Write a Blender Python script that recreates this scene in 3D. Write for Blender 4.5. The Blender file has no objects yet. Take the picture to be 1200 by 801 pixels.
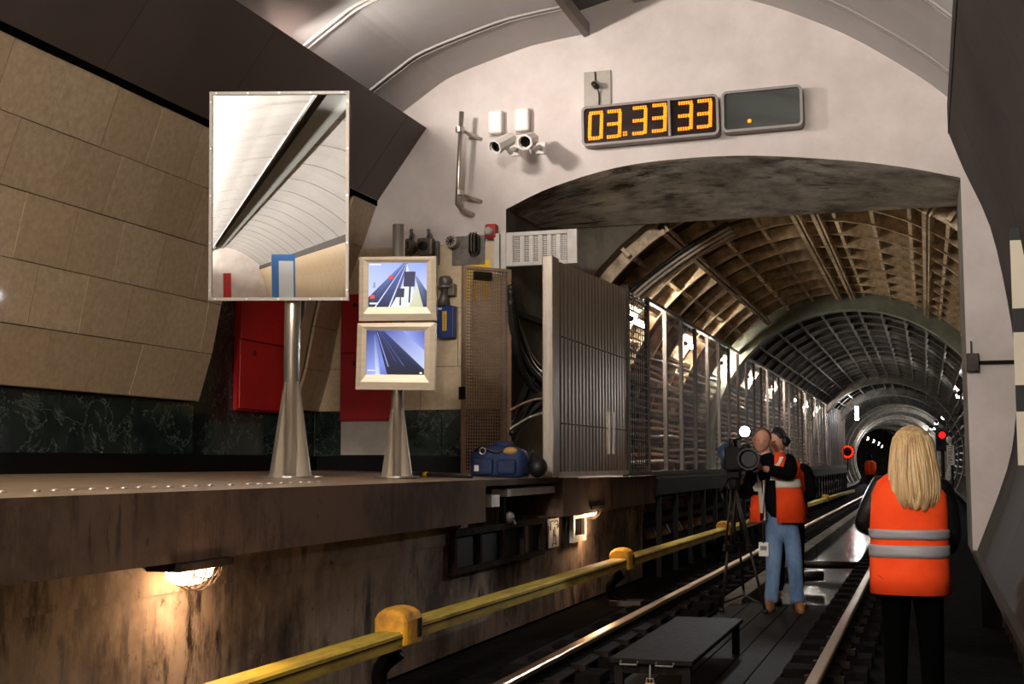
import bpy, bmesh, math, random
import numpy as np
from mathutils import Vector, Matrix
random.seed(7)
scene = bpy.context.scene
COL = scene.collection

# ------------------------------------------------------------------ camera
F_PX, VPX, VPY, CX, CY, H = 1500.0, 1086.0, 542.0, 600.0, 400.5, 1.4
_Y = np.array([VPX-CX, VPY-CY, F_PX]); _Y /= np.linalg.norm(_Y)
_U = np.array([0, -_Y[2], _Y[1]]); _U /= np.linalg.norm(_U)
_X = np.cross(_Y, _U)
if _X[0] < 0: _X = -_X
def ray(u, v):
    d = np.array([u-CX, v-CY, F_PX]); return np.array([d@_X, d@_Y, d@_U])
def at(u, v, x=None, y=None, z=None):
    """pixel direction cut with a known plane (x, y or z = const)"""
    r = ray(u, v)
    k = x/r[0] if x is not None else (y/r[1] if y is not None else (z-H)/r[2])
    p = r*k; return Vector((p[0], p[1], p[2]+H))
def at_plane(u, v, p0, n):
    r = Vector(ray(u, v)); o = Vector((0, 0, H)); n = Vector(n)
    return o + r*((Vector(p0)-o).dot(n)/r.dot(n))
cam = bpy.data.cameras.new('camera'); cam_o = bpy.data.objects.new('camera', cam); COL.objects.link(cam_o)
cam.sensor_width = 36.0; cam.lens = F_PX/1200*36; cam.clip_end = 400; cam.clip_start = 0.05
cr = Vector((_X[0], _Y[0], _U[0])); cu = -Vector((_X[1], _Y[1], _U[1])); cf = Vector((_X[2], _Y[2], _U[2]))
cam_o.matrix_world = Matrix(((cr.x, cu.x, -cf.x, 0), (cr.y, cu.y, -cf.y, 0), (cr.z, cu.z, -cf.z, H), (0, 0, 0, 1)))
scene.camera = cam_o

# ------------------------------------------------------------------ world, big lights, exposure
w = bpy.data.worlds.new('world'); scene.world = w; w.use_nodes = True
w.node_tree.nodes['Background'].inputs[0].default_value = (0.55, 0.5, 0.45, 1)
w.node_tree.nodes['Background'].inputs[1].default_value = 0.02
vs = scene.view_settings
vs.view_transform = 'Standard'; vs.look = 'None'; vs.gamma = 1; vs.use_curve_mapping = False
vs.exposure = 0.14
def area(name, loc, direction, sx, sy, power, color=(1, 1, 1), spread=180):
    l = bpy.data.lights.new(name, 'AREA'); l.shape = 'RECTANGLE'; l.size = sx; l.size_y = sy
    l.energy = power; l.color = color; l.spread = math.radians(spread)
    o = bpy.data.objects.new(name, l); COL.objects.link(o); o.location = loc
    z = -Vector(direction).normalized(); y = Vector((0, 1, 0)); y = (y-z*y.dot(z)).normalized(); x = y.cross(z)   # size_y runs along the track
    o.rotation_euler = Matrix((x, y, z)).transposed().to_euler()
    return o
def point(name, loc, power, color, r=0.03):
    l = bpy.data.lights.new(name, 'POINT'); l.energy = power; l.color = color; l.shadow_soft_size = r
    o = bpy.data.objects.new(name, l); COL.objects.link(o); o.location = loc; return o
WARM = (1.0, 0.93, 0.86)
# cove lighting that runs along the top edge of both wall claddings
area('cove_light_left', (-4.98, -34, 4.90), (0.75, 0, 0.66), 0.10, 82, 6200, WARM)
area('cove_light_right', (0.42, -40, 4.66), (-0.8, 0, 0.6), 0.10, 66, 8500, WARM)
# two unseen fill lights added behind the photographer to brighten the scene; housings below
FILL = [(-1.9, -1.5), (-1.5, -6.5)]
for x_, y_ in FILL: area('fill_light', (x_, y_+.06, 5.15), (-.15, .93, -.28), .9, .5, 140, WARM, 100)
area('cove_light_end', (-4.92, 9.3, 4.90), (0.62, 0.76, -0.20), 0.12, 0.35, 42, (1.0, 0.92, 0.86), 110)

# ------------------------------------------------------------------ materials
def mat(name, col, rough=0.6, metal=0.0, col2=None, scale=4.0, amt=0.5, bump=0.0, bscale=30.0, emit=None, estr=0.0, streak=None, coat=0.0, detail=6.0, lo=0.35, hi=0.65, alpha=None):
    m = bpy.data.materials.new(name); m.use_nodes = True
    nt = m.node_tree; b = nt.nodes['Principled BSDF']
    def lin(c): return tuple((x/255/12.92 if x/255 <= 0.04045 else ((x/255+0.055)/1.055)**2.4) for x in c)+(1,)
    b.inputs['Roughness'].default_value = rough; b.inputs['Metallic'].default_value = metal
    b.inputs['Base Color'].default_value = lin(col)
    if coat: b.inputs['Coat Weight'].default_value = coat; b.inputs['Coat Roughness'].default_value = 0.05
    tc = nt.nodes.new('ShaderNodeTexCoord')
    if col2 is not None:
        n = nt.nodes.new('ShaderNodeTexNoise'); n.inputs['Scale'].default_value = scale; n.inputs['Detail'].default_value = detail
        n.inputs['Roughness'].default_value = 0.65
        src = tc.outputs['Object']
        if streak:
            mp = nt.nodes.new('ShaderNodeMapping'); mp.inputs['Scale'].default_value = streak
            nt.links.new(src, mp.inputs['Vector']); src = mp.outputs['Vector']
        nt.links.new(src, n.inputs['Vector'])
        r = nt.nodes.new('ShaderNodeValToRGB'); r.color_ramp.elements[0].position = lo; r.color_ramp.elements[1].position = hi
        r.color_ramp.elements[0].color = lin(col); r.color_ramp.elements[1].color = lin(col2)
        nt.links.new(n.outputs['Fac'], r.inputs['Fac']); nt.links.new(r.outputs['Color'], b.inputs['Base Color'])
    if bump:
        n2 = nt.nodes.new('ShaderNodeTexNoise'); n2.inputs['Scale'].default_value = bscale; n2.inputs['Detail'].default_value = 4
        nt.links.new(tc.outputs['Object'], n2.inputs['Vector'])
        bp = nt.nodes.new('ShaderNodeBump'); bp.inputs['Strength'].default_value = bump; bp.inputs['Distance'].default_value = 0.02
        nt.links.new(n2.outputs['Fac'], bp.inputs['Height']); nt.links.new(bp.outputs['Normal'], b.inputs['Normal'])
    if emit is not None:
        b.inputs['Emission Color'].default_value = lin(emit); b.inputs['Emission Strength'].default_value = estr
    if alpha is not None: b.inputs['Alpha'].default_value = alpha
    return m
def stained(name, col, dark, light, rough=0.85, s1=1.3, bump=0.12, streak=(1, 1, .25), white=0.4, lo2=.50, hi2=.72):
    """concrete with blotches, vertical runs and pale efflorescence"""
    m = mat(name, col, rough, 0, tuple((a*2+c)//3 for a, c in zip(dark, col)), s1, bump=bump, bscale=25, lo=0.42, hi=0.62)
    nt = m.node_tree; b = nt.nodes['Principled BSDF']; tc = nt.nodes['Texture Coordinate']
    ramp = nt.nodes['Color Ramp']
    def lin(c): return tuple(((x/255+0.055)/1.055)**2.4 for x in c)+(1,)
    mp = nt.nodes.new('ShaderNodeMapping'); mp.inputs['Scale'].default_value = streak
    nt.links.new(tc.outputs['Object'], mp.inputs['Vector'])
    def ramp_noise(scale, detail, p0, p1, top, vec):
        n = nt.nodes.new('ShaderNodeTexNoise'); n.inputs['Scale'].default_value = scale; n.inputs['Detail'].default_value = detail; n.inputs['Roughness'].default_value = 0.68
        nt.links.new(vec, n.inputs['Vector'])
        r = nt.nodes.new('ShaderNodeValToRGB'); r.color_ramp.elements[0].position = p0; r.color_ramp.elements[1].position = p1
        r.color_ramp.elements[0].color = (0, 0, 0, 1); r.color_ramp.elements[1].color = (top, top, top, 1)
        nt.links.new(n.outputs['Fac'], r.inputs['Fac']); return r.outputs['Color']
    runs = ramp_noise(5, 6, lo2, hi2, 1, mp.outputs['Vector'])                 # thin runs of dirt ...
    where = ramp_noise(0.8, 3, .42, .60, 1, tc.outputs['Object'])               # ... that keep to some areas
    mu_ = nt.nodes.new('ShaderNodeMath'); mu_.operation = 'MULTIPLY'; nt.links.new(runs, mu_.inputs[0]); nt.links.new(where, mu_.inputs[1])
    pits = ramp_noise(9, 5, .62, .72, .8, tc.outputs['Object'])
    ma_ = nt.nodes.new('ShaderNodeMath'); ma_.operation = 'MAXIMUM'; nt.links.new(mu_.outputs[0], ma_.inputs[0]); nt.links.new(pits, ma_.inputs[1])
    mx = nt.nodes.new('ShaderNodeMix'); mx.data_type = 'RGBA'
    nt.links.new(ma_.outputs[0], mx.inputs[0]); nt.links.new(ramp.outputs['Color'], mx.inputs[6]); mx.inputs[7].default_value = lin(dark)
    n3 = nt.nodes.new('ShaderNodeTexNoise'); n3.inputs['Scale'].default_value = 2.2; n3.inputs['Detail'].default_value = 10; n3.inputs['Roughness'].default_value = 0.75
    nt.links.new(mp.outputs['Vector'], n3.inputs['Vector'])
    r3 = nt.nodes.new('ShaderNodeValToRGB'); r3.color_ramp.elements[0].position = 0.60; r3.color_ramp.elements[1].position = 0.72
    r3.color_ramp.elements[0].color = (0, 0, 0, 1); r3.color_ramp.elements[1].color = (white, white, white, 1)
    nt.links.new(n3.outputs['Fac'], r3.inputs['Fac'])
    mx2 = nt.nodes.new('ShaderNodeMix'); mx2.data_type = 'RGBA'
    nt.links.new(r3.outputs['Color'], mx2.inputs[0]); nt.links.new(mx.outputs[2], mx2.inputs[6]); mx2.inputs[7].default_value = lin(light)
    nt.links.new(mx2.outputs[2], b.inputs['Base Color'])
    return m
def marble(name):
    m = mat(name, (22, 32, 28), 0.12, 0, (44, 58, 50), 5, lo=0.4, hi=0.75)
    nt = m.node_tree; b = nt.nodes['Principled BSDF']; tc = nt.nodes['Texture Coordinate']; ramp = nt.nodes['Color Ramp']
    nz = nt.nodes.new('ShaderNodeTexNoise'); nz.inputs['Scale'].default_value = 2.6; nz.inputs['Detail'].default_value = 9; nz.inputs['Roughness'].default_value = 0.62
    nz.inputs['Distortion'].default_value = 1.4
    nt.links.new(tc.outputs['Object'], nz.inputs['Vector'])
    r = nt.nodes.new('ShaderNodeValToRGB'); e = r.color_ramp.elements
    e[0].position = 0.490; e[0].color = (0, 0, 0, 1); e[1].position = 0.5; e[1].color = (.28, .28, .28, 1)
    k = r.color_ramp.elements.new(0.512); k.color = (0, 0, 0, 1)
    nt.links.new(nz.outputs['Fac'], r.inputs['Fac'])
    mx = nt.nodes.new('ShaderNodeMix'); mx.data_type = 'RGBA'
    nt.links.new(r.outputs['Color'], mx.inputs[0]); nt.links.new(ramp.outputs['Color'], mx.inputs[6]); mx.inputs[7].default_value = (0.35, 0.40, 0.36, 1)
    nt.links.new(mx.outputs[2], b.inputs['Base Color'])
    return m
def mesh_sheet(name, col, dens, rough=0.3, metal=0.8):
    """perforated sheet whose holes are too fine to see: part metal, part open"""
    m = mat(name, col, rough, metal, tuple(int(c*0.55) for c in col), 3, streak=(1, 1, .3))
    m.node_tree.nodes['Principled BSDF'].inputs['Alpha'].default_value = dens
    return m
M = {}
M['plaster'] = mat('plaster', (214, 203, 197), 0.75, 0, (196, 184, 177), 1.6, bump=0.12, bscale=14)
M['ceiling'] = mat('ceiling_white', (176, 171, 168), 0.5, 0, (164, 159, 156), 1.0)
M['slot'] = mat('slot_dark', (112, 113, 108), 0.8)
M['bead'] = mat('bead_metal', (140, 133, 128), 0.6, 0.0)
M['soffit'] = stained('soffit_concrete', (236, 235, 226), (70, 58, 46), (246, 248, 242), s1=0.7, streak=(.6, 1.6, 1), white=0.8, lo2=.46, hi2=.60)
M['concrete'] = stained('concrete_dim', (120, 112, 98), (70, 62, 50), (160, 155, 140), white=0.3)
M['tile_lit'] = mat('beige_tile_lit', (214, 194, 160), 0.45, 0, (198, 176, 142), 22, bump=0.02, bscale=60, detail=10)  # lighter copy of the left-wall stone: stronger light put into the colour
M['tile'] = mat('beige_tile_shaded', (182, 162, 132), 0.45, 0, (160, 140, 111), 22, bump=0.02, bscale=60, detail=10, coat=0.35)  # darker copy of the end-wall stone: weaker light put into the colour
M['tile2'] = mat('beige_tile_warm', (176, 155, 124), 0.45, 0, (155, 134, 105), 22, bump=0.02, bscale=60, detail=10, coat=0.35)
M['grout'] = mat('grout', (120, 98, 72), 0.9)
M['marble'] = marble('green_marble')
M['black'] = mat('black_stone', (8, 7, 7), 0.3)
M['gap'] = mat('shadow_gap', (6, 5, 5), 0.95)
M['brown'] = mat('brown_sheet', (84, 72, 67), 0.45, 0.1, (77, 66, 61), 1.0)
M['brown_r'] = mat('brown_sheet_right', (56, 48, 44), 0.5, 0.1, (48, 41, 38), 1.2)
M['beige_far'] = mat('beige_far', (190, 165, 130), 0.5, 0, (172, 148, 112), 3)
M['platform'] = mat('platform_stone', (150, 128, 104), 0.38, 0, (120, 100, 80), 3.0, bump=0.05)
M['edge'] = stained('slab_concrete', (96, 77, 64), (50, 38, 30), (146, 126, 110), s1=1.2, streak=(3, 3, .5), white=0.3, lo2=.50, hi2=.66)
M['wall'] = stained('wall_concrete', (150, 132, 115), (40, 31, 25), (190, 176, 158), s1=1.0, streak=(1.8, 1.8, .5), white=0.5, lo2=.47, hi2=.60)
M['bed'] = stained('track_bed', (46, 40, 35), (18, 15, 13), (80, 72, 62), s1=3.0, bump=0.8, white=0.2)
M['ballast'] = mat('bed_dark', (22, 20, 18), 0.9, 0, (11, 10, 9), 6, bump=0.9, bscale=18)
M['kerb'] = stained('kerb_concrete', (96, 86, 74), (40, 34, 28), (140, 130, 115), s1=3.0, white=0.3)
M['water'] = mat('water', (16, 15, 14), 0.16, 0, bump=0.15, bscale=6)
M['sleeper'] = mat('sleeper_dark', (26, 22, 20), 0.8, 0, (14, 12, 11), 6, bump=0.5)
M['board'] = mat('dark_board', (32, 27, 25), 0.6, 0, (18, 15, 14), 5, bump=0.25, bscale=22, streak=(5, .6, 1))
M['railside'] = mat('rail_side', (44, 34, 28), 0.6, 0.5, (28, 22, 18), 8)
M['railhead'] = mat('rail_head', (214, 180, 140), 0.28, 1.0)
M['yellow'] = mat('yellow_cover', (186, 160, 52), 0.7, 0, (108, 88, 34), 5, bump=0.1, streak=(3, .5, 3), lo=0.45, hi=0.75)
M['yellowcap'] = mat('yellow_cap', (205, 146, 36), 0.75, 0, (120, 84, 30), 7, bump=0.1, lo=0.45, hi=0.75)
M['steel'] = mat('brushed_steel', (206, 198, 186), 0.3, 0.9, (186, 178, 166), 6, streak=(8, 8, .4))
M['mirror_frame'] = mat('mirror_frame', (140, 132, 122), 0.45, 0.5)
M['steel_frame'] = mat('monitor_frame', (172, 157, 135), 0.42, 0.45, (158, 144, 122), 4, streak=(1, 1, 9))
M['alu'] = mat('aluminium', (196, 184, 170), 0.34, 0.85, (170, 158, 146), 5, streak=(6, 6, .5))
M['darksteel'] = mat('dark_steel', (58, 50, 44), 0.5, 0.6, (36, 30, 26), 6)
M['blackmetal'] = mat('black_metal', (20, 18, 17), 0.45, 0.3)
M['rust'] = mat('rusty_frame', (46, 36, 29), 0.8, 0.0, (28, 21, 17), 6, bump=0.2)
M['perf'] = mat('perforated_brown', (176, 148, 124), 0.5, 0.2, (150, 124, 102), 4)
M['white_paint'] = mat('white_paint', (214, 208, 200), 0.5, 0, (192, 186, 176), 5)
M['white_plastic'] = mat('white_plastic', (228, 222, 215), 0.4)
M['grey_cast'] = mat('grey_cast', (122, 116, 108), 0.45, 0.3, (92, 86, 80), 12, bump=0.15)
M['grey_panel'] = mat('grey_panel', (170, 160, 148), 0.5, 0, (154, 146, 136), 6)
M['red'] = mat('red_paint', (178, 22, 24), 0.42, 0, (160, 18, 20), 3)
M['red_dark'] = mat('red_dark', (120, 14, 16), 0.5)
M['blue'] = mat('blue_box', (22, 52, 118), 0.4)
M['yellow_label'] = mat('yellow_label', (242, 196, 20), 0.5)
M['text'] = mat('text_black', (20, 20, 20), 0.6)
M['rubber'] = mat('rubber_black', (16, 15, 14), 0.55)
M['lens'] = mat('lens_glass', (6, 6, 8), 0.06, 0.0, coat=1.0)
M['clock_face'] = mat('clock_face', (36, 24, 22), 0.14, 0, coat=0.4)
M['screen_dark'] = mat('screen_dark', (62, 66, 62), 0.10, 0, coat=0.5)
M['led'] = mat('led_amber', (255, 150, 10), 0.5, emit=(255, 120, 4), estr=1.6)
M['led_red'] = mat('led_red', (255, 40, 10), 0.5, emit=(255, 45, 12), estr=1.8)
M['sig_red'] = mat('signal_red', (255, 20, 10), 0.5, emit=(255, 22, 20), estr=2.5)
M['mirror'] = mat('mirror_glass', (246, 248, 246), 0.0, 1.0)
M['lining'] = stained('tunnel_lining', (112, 91, 68), (46, 35, 26), (178, 156, 122), s1=2.4, bump=0.7, streak=(1, 1, 1), white=0.35)
M['lining2'] = stained('tunnel_lining_dark', (76, 66, 56), (36, 31, 26), (108, 98, 86), s1=2.0, bump=0.5, streak=(1, 1, 1), white=0.25)
M['rib'] = mat('lining_rib', (236, 212, 174), 0.45, 0.1, (150, 128, 100), 6, bump=0.2)
M['rib2'] = mat('lining_rib_dark', (104, 96, 88), 0.5, 0.1, (60, 55, 50), 6)
M['ringgrey'] = mat('ring_grey', (150, 153, 136), 0.7, 0, (124, 127, 112), 5, bump=0.15)
M['sheet'] = mesh_sheet('fence_mesh', (156, 118, 96), 0.25, 0.5, 0.1)
M['post'] = mat('fence_post', (86, 79, 73), 0.7, 0.0)
M['cable'] = mat('cable_black', (26, 23, 21), 0.45, 0, (44, 40, 36), 5)
M['cable_grey'] = mat('cable_grey', (226, 214, 198), 0.4, 0.1, (186, 172, 156), 4)
M['cable_copper'] = mat('cable_copper', (214, 156, 116), 0.4, 0.1, (170, 124, 96), 4)
M['tube'] = mat('lamp_tube', (255, 252, 245), 0.5, emit=(255, 246, 232), estr=480)
M['tube_far'] = mat('lamp_tube_far', (255, 255, 250), 0.5, emit=(250, 250, 246), estr=130)
M['bulb'] = mat('warm_bulb', (255, 220, 180), 0.5, emit=(255, 196, 140), estr=22)
M['camlight'] = mat('camera_light', (255, 255, 255), 0.5, emit=(240, 246, 255), estr=60)
M['orange'] = mat('hi_vis_orange', (252, 84, 34), 0.7, 0, (244, 72, 26), 6, bump=0.15, bscale=9)
M['reflective'] = mat('reflective_grey', (150, 146, 148), 0.5, 0.1)
M['reflective_w'] = mat('reflective_white', (226, 216, 200), 0.5, 0.0)
M['jacket'] = mat('black_cloth', (9, 9, 10), 0.8, 0, (14, 13, 14), 9, bump=0.2, bscale=14)
M['jacket_shiny'] = mat('black_nylon', (12, 12, 14), 0.3, 0, bump=0.5, bscale=12)
M['trousers'] = mat('black_trousers', (5, 5, 5), 0.9)
M['jeans'] = mat('blue_denim', (118, 146, 180), 0.85, 0, (72, 98, 134), 5, bump=0.25, bscale=14, streak=(1, 1, .5))
M['shoe'] = mat('tan_shoe', (158, 104, 56), 0.6, 0, (120, 78, 42), 8)
M['skin'] = mat('skin', (214, 160, 134), 0.5, 0, (200, 140, 116), 6)
M['hair_dark'] = mat('dark_hair', (30, 24, 20), 0.5)
M['blond'] = mat('blond_hair', (224, 192, 140), 0.42, 0, (150, 114, 70), 38, streak=(1, 1, .03), lo=0.35, hi=0.7, bump=0.25, bscale=40)
M['cream'] = mat('cream_cloth', (196, 184, 164), 0.8)
M['bag'] = mat('blue_nylon', (24, 46, 90), 0.7, 0, (15, 30, 64), 6, bump=0.3, bscale=12)
M['tan'] = mat('tan_leather', (176, 136, 74), 0.6)
M['rain'] = mat('blue_grey_cover', (44, 64, 84), 0.45)
M['poster_blue'] = mat('poster_blue', (60, 120, 190), 0.4)
M['poster_white'] = mat('poster_white', (225, 230, 235), 0.4)
for k_, sp_, ro_ in (('brown_r', .12, .75), ('ballast', .03, .95), ('sleeper', .03, .95), ('board', .10, .75), ('trousers', .02, 1), ('jacket', .08, .9), ('bed', .05, .95), ('railside', .1, .8), ('black', .15, .5), ('rust', .05, .9), ('edge', .15, .9), ('wall', .2, .9), ('blackmetal', .15, .6), ('gap', 0, 1), ('jacket_shiny', .35, .35), ('orange', .15, .8)):
    M[k_].node_tree.nodes['Principled BSDF'].inputs['Specular IOR Level'].default_value = sp_; M[k_].node_tree.nodes['Principled BSDF'].inputs['Roughness'].default_value = ro_
for k_ in ('railside', 'blackmetal', 'brown_r'): M[k_].node_tree.nodes['Principled BSDF'].inputs['Metallic'].default_value = 0
M['clock_frame'] = mat('clock_frame', (122, 116, 110), .45, .4)
M['white_stripe'] = mat('stripe_white', (226, 216, 190), 0.5)

# ------------------------------------------------------------------ mesh helpers
LOC = {}
class B:
    def __init__(s): s.v = []; s.f = []; s.m = []; s.cur = 0
    def add(s, vs_, fs):
        o = len(s.v); s.v += [Vector(p) for p in vs_]
        for f in fs: s.f.append([i+o for i in f]); s.m.append(s.cur)
        return s
    def box(s, lo, hi):
        x0, y0, z0 = lo; x1, y1, z1 = hi
        if x0 > x1: x0, x1 = x1, x0
        if y0 > y1: y0, y1 = y1, y0
        if z0 > z1: z0, z1 = z1, z0
        return s.add([(x0,y0,z0),(x1,y0,z0),(x1,y1,z0),(x0,y1,z0),(x0,y0,z1),(x1,y0,z1),(x1,y1,z1),(x0,y1,z1)],
                     [(0,3,2,1),(4,5,6,7),(0,1,5,4),(1,2,6,5),(2,3,7,6),(3,0,4,7)])
    def obox(s, c, ax, ay, az, hx, hy, hz):
        """oriented box: centre, three unit axes, half sizes"""
        c = Vector(c); ax = Vector(ax).normalized()*hx; ay = Vector(ay).normalized()*hy; az = Vector(az).normalized()*hz
        P = [c+ax*i+ay*j+az*k for k in (-1, 1) for j in (-1, 1) for i in (-1, 1)]
        P = [P[0], P[1], P[3], P[2], P[4], P[5], P[7], P[6]]
        return s.add(P, [(0,3,2,1),(4,5,6,7),(0,1,5,4),(1,2,6,5),(2,3,7,6),(3,0,4,7)])
    def prism(s, poly, d):
        """planar polygon swept along vector d"""
        n = len(poly); d = Vector(d); a = [Vector(p) for p in poly]
        return s.add(a+[p+d for p in a], [tuple(range(n))[::-1], tuple(range(n, 2*n))]+[(i, (i+1) % n, n+(i+1) % n, n+i) for i in range(n)])
    def tube(s, path, r, n=8, cap=True):
        path = [Vector(p) for p in path]; k = len(path); rs = r if isinstance(r, (list, tuple)) else [r]*k
        rings = []; prev = None
        for i, p in enumerate(path):
            t = (path[min(i+1, k-1)]-path[max(i-1, 0)]).normalized()
            a = prev if prev is not None else (Vector((0, 0, 1)) if abs(t.z) < .9 else Vector((1, 0, 0)))
            a = (a-t*a.dot(t)).normalized(); prev = a; b = t.cross(a)
            rings.append([p+(a*math.cos(2*math.pi*j/n)+b*math.sin(2*math.pi*j/n))*rs[i] for j in range(n)])
        return s.loft(rings, cap)
    def loft(s, rings, cap=True, closed=True):
        n = len(rings[0]); o = [p for r in rings for p in r]; fs = []
        for i in range(len(rings)-1):
            for j in range(n if closed else n-1):
                a = i*n+j; b = i*n+(j+1) % n; fs.append((a, b, b+n, a+n))
        if cap: fs.append(tuple(range(n))[::-1]); fs.append(tuple(range((len(rings)-1)*n, len(rings)*n)))
        return s.add(o, fs)
    def lathe(s, prof, org, axis, n=16, cap=True):
        """prof: (radius, distance along axis)"""
        org = Vector(org); ax = Vector(axis).normalized()
        a = ax.orthogonal().normalized(); b = ax.cross(a)
        return s.loft([[org+ax*h+(a*math.cos(2*math.pi*j/n)+b*math.sin(2*math.pi*j/n))*max(r, 1e-4) for j in range(n)] for r, h in prof], cap)
    def sphere(s, c, rx, ry=None, rz=None, n=12, m=8):
        ry = ry or rx; rz = rz or rx; c = Vector(c)
        return s.loft([[c+Vector((rx*math.sin(math.pi*i/m)*math.cos(2*math.pi*j/n), ry*math.sin(math.pi*i/m)*math.sin(2*math.pi*j/n), -rz*math.cos(math.pi*i/m))) for j in range(n)] for i in [0.02]+list(range(1, m))+[m-0.02]], True)
    def data(s, name, mats, smooth=False, org=(0, 0, 0)):
        me = bpy.data.meshes.new(name); o = Vector(org)
        me.from_pydata([tuple(p-o) for p in s.v], [], s.f)
        for m_ in (mats if isinstance(mats, (list, tuple)) else [mats]): me.materials.append(M[m_] if isinstance(m_, str) else m_)
        for p, k in zip(me.polygons, s.m): p.material_index = k; p.use_smooth = smooth
        bm = bmesh.new(); bm.from_mesh(me); bmesh.ops.recalc_face_normals(bm, faces=bm.faces); bm.to_mesh(me); bm.free()
        return me
    def build(s, name, mats, parent=None, smooth=False, bevel=0, label=None, **kw):
        if parent is None:
            xs = [p.x for p in s.v]; ys = [p.y for p in s.v]; zs = [p.z for p in s.v]
            org = Vector(((min(xs)+max(xs))/2, (min(ys)+max(ys))/2, min(zs)))
        else: org = LOC[parent.name]
        o = bpy.data.objects.new(name, s.data(name, mats, smooth, org)); COL.objects.link(o)
        if parent is None: o.location = org
        else: o.parent = parent
        LOC[o.name] = org
        if bevel:
            bv = o.modifiers.new('bevel', 'BEVEL'); bv.width = bevel; bv.segments = 2; bv.limit_method = 'ANGLE'
        if label: o['label'] = label
        for k, v_ in kw.items(): o[k] = v_
        return o
def thing(name, label, cat, loc, group=None):
    o = bpy.data.objects.new(name, None); COL.objects.link(o); o.location = loc; LOC[o.name] = Vector(loc)
    o.empty_display_size = 0.1
    o['label'] = label; o['category'] = cat
    if group: o['group'] = group
    return o
def tag(o, label, cat, group=None):
    o['label'] = label; o['category'] = cat
    if group: o['group'] = group
    return o
def struct(o, label=None):
    o['kind'] = 'structure'
    if label: o['label'] = label
    return o
def share(src, name, off, parent, m=None):
    """another piece with the same mesh data, moved by off"""
    o = bpy.data.objects.new(name, src.data); COL.objects.link(o); o.parent = parent; o.location = Vector(src.location)+Vector(off)
    LOC[o.name] = LOC[parent.name]
    return o
def text_mesh(txt, size, org, right, up, thick=0.002, spacing=1.0, wx=1.0):
    cu_ = bpy.data.curves.new('txt', 'FONT'); cu_.body = txt; cu_.size = size; cu_.extrude = thick; cu_.resolution_u = 2
    cu_.align_x = 'CENTER'; cu_.align_y = 'CENTER'; cu_.space_line = spacing
    o = bpy.data.objects.new('txt', cu_); COL.objects.link(o)
    dg = bpy.context.evaluated_depsgraph_get(); me = bpy.data.meshes.new_from_object(o.evaluated_get(dg))
    bpy.data.objects.remove(o); bpy.data.curves.remove(cu_)
    r = Vector(right).normalized(); u = Vector(up).normalized(); n = r.cross(u); org = Vector(org)
    b = B(); b.add([org+r*v.co.x*wx+u*v.co.y+n*v.co.z for v in me.vertices], [tuple(p.vertices) for p in me.polygons])
    bpy.data.meshes.remove(me)
    return b
def spline(pts, n=6):
    P = [Vector(p) for p in pts]; out = []
    for i in range(len(P)-1):
        a = P[max(i-1, 0)]; b = P[i]; c = P[i+1]; d = P[min(i+2, len(P)-1)]
        for k in range(n):
            t = k/n; out.append(0.5*((2*b)+(c-a)*t+(2*a-5*b+4*c-d)*t*t+(3*b-a-3*c+d)*t**3))
    return out+[P[-1]]
def skin(verts, edges, radii, root=0, sub=2):
    me = bpy.data.meshes.new('sk'); me.from_pydata([tuple(v) for v in verts], edges, [])
    o = bpy.data.objects.new('sk', me); COL.objects.link(o)
    md = o.modifiers.new('s', 'SKIN'); md.use_smooth_shade = True
    for i, sv in enumerate(me.skin_vertices[0].data):
        r = radii[i]; sv.radius = r if isinstance(r, tuple) else (r, r); sv.use_root = (i == root)
    ms = o.modifiers.new('d', 'SUBSURF'); ms.levels = sub; ms.render_levels = sub
    dg = bpy.context.evaluated_depsgraph_get(); dg.update()
    r = bpy.data.meshes.new_from_object(o.evaluated_get(dg))
    b = B(); b.add([v.co.copy() for v in r.vertices], [tuple(p.vertices) for p in r.polygons])
    bpy.data.objects.remove(o); bpy.data.meshes.remove(me); bpy.data.meshes.remove(r)
    return b

ORD = ['first', 'second', 'third', 'fourth', 'fifth', 'sixth', 'seventh', 'eighth', 'ninth', 'tenth', 'eleventh', 'twelfth', 'thirteenth', 'fourteenth', 'fifteenth', 'sixteenth', 'seventeenth', 'eighteenth', 'nineteenth', 'twentieth', 'twenty-first', 'twenty-second']
D = 12.0; PZ = 1.29; XF = -3.2; YB = -75.0
# ================================================================== SETTING
# ---- wall_end: plaster bulkhead with the tunnel mouth
def arc_z(x):
    xs = [-3.934, -3.427, -2.65, -1.658, -0.716, -0.115, 0.358]; zs = [3.925, 4.125, 4.293, 4.300, 4.192, 4.077, 3.949]
    return float(np.interp(x, xs, zs))
arc_pts = spline([(-3.934, 0, 3.925), (-3.427, 0, 4.125), (-2.65, 0, 4.285), (-1.658, 0, 4.30), (-0.716, 0, 4.192), (-0.115, 0, 4.077), (0.362, 0, 3.949)], 5)
YS = 13.45
b = B()
b.box((-6.7, D, 0), (-3.934, YS, 6.6)); b.box((0.362, D, .60), (1.9, YS, 6.6))
n = len(arc_pts)
fr = [(p.x, D, p.z) for p in arc_pts]; bk = [(p.x, YS, 3.97) for p in arc_pts]
tf = [(p.x, D, 6.6) for p in arc_pts]; tb = [(p.x, YS, 6.6) for p in arc_pts]
for i in range(n-1):
    b.cur = 0; b.add([fr[i], fr[i+1], tf[i+1], tf[i]], [(0, 1, 2, 3)]); b.add([bk[i], bk[i+1], tb[i+1], tb[i]], [(0, 3, 2, 1)])
b.cur = 1; nz_ = 10
b.loft([[Vector(f_)*(1-k/nz_)+Vector(g_)*(k/nz_) for f_, g_ in zip(fr, bk)] for k in range(nz_+1)], cap=False, closed=False)
b.cur = 0
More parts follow.
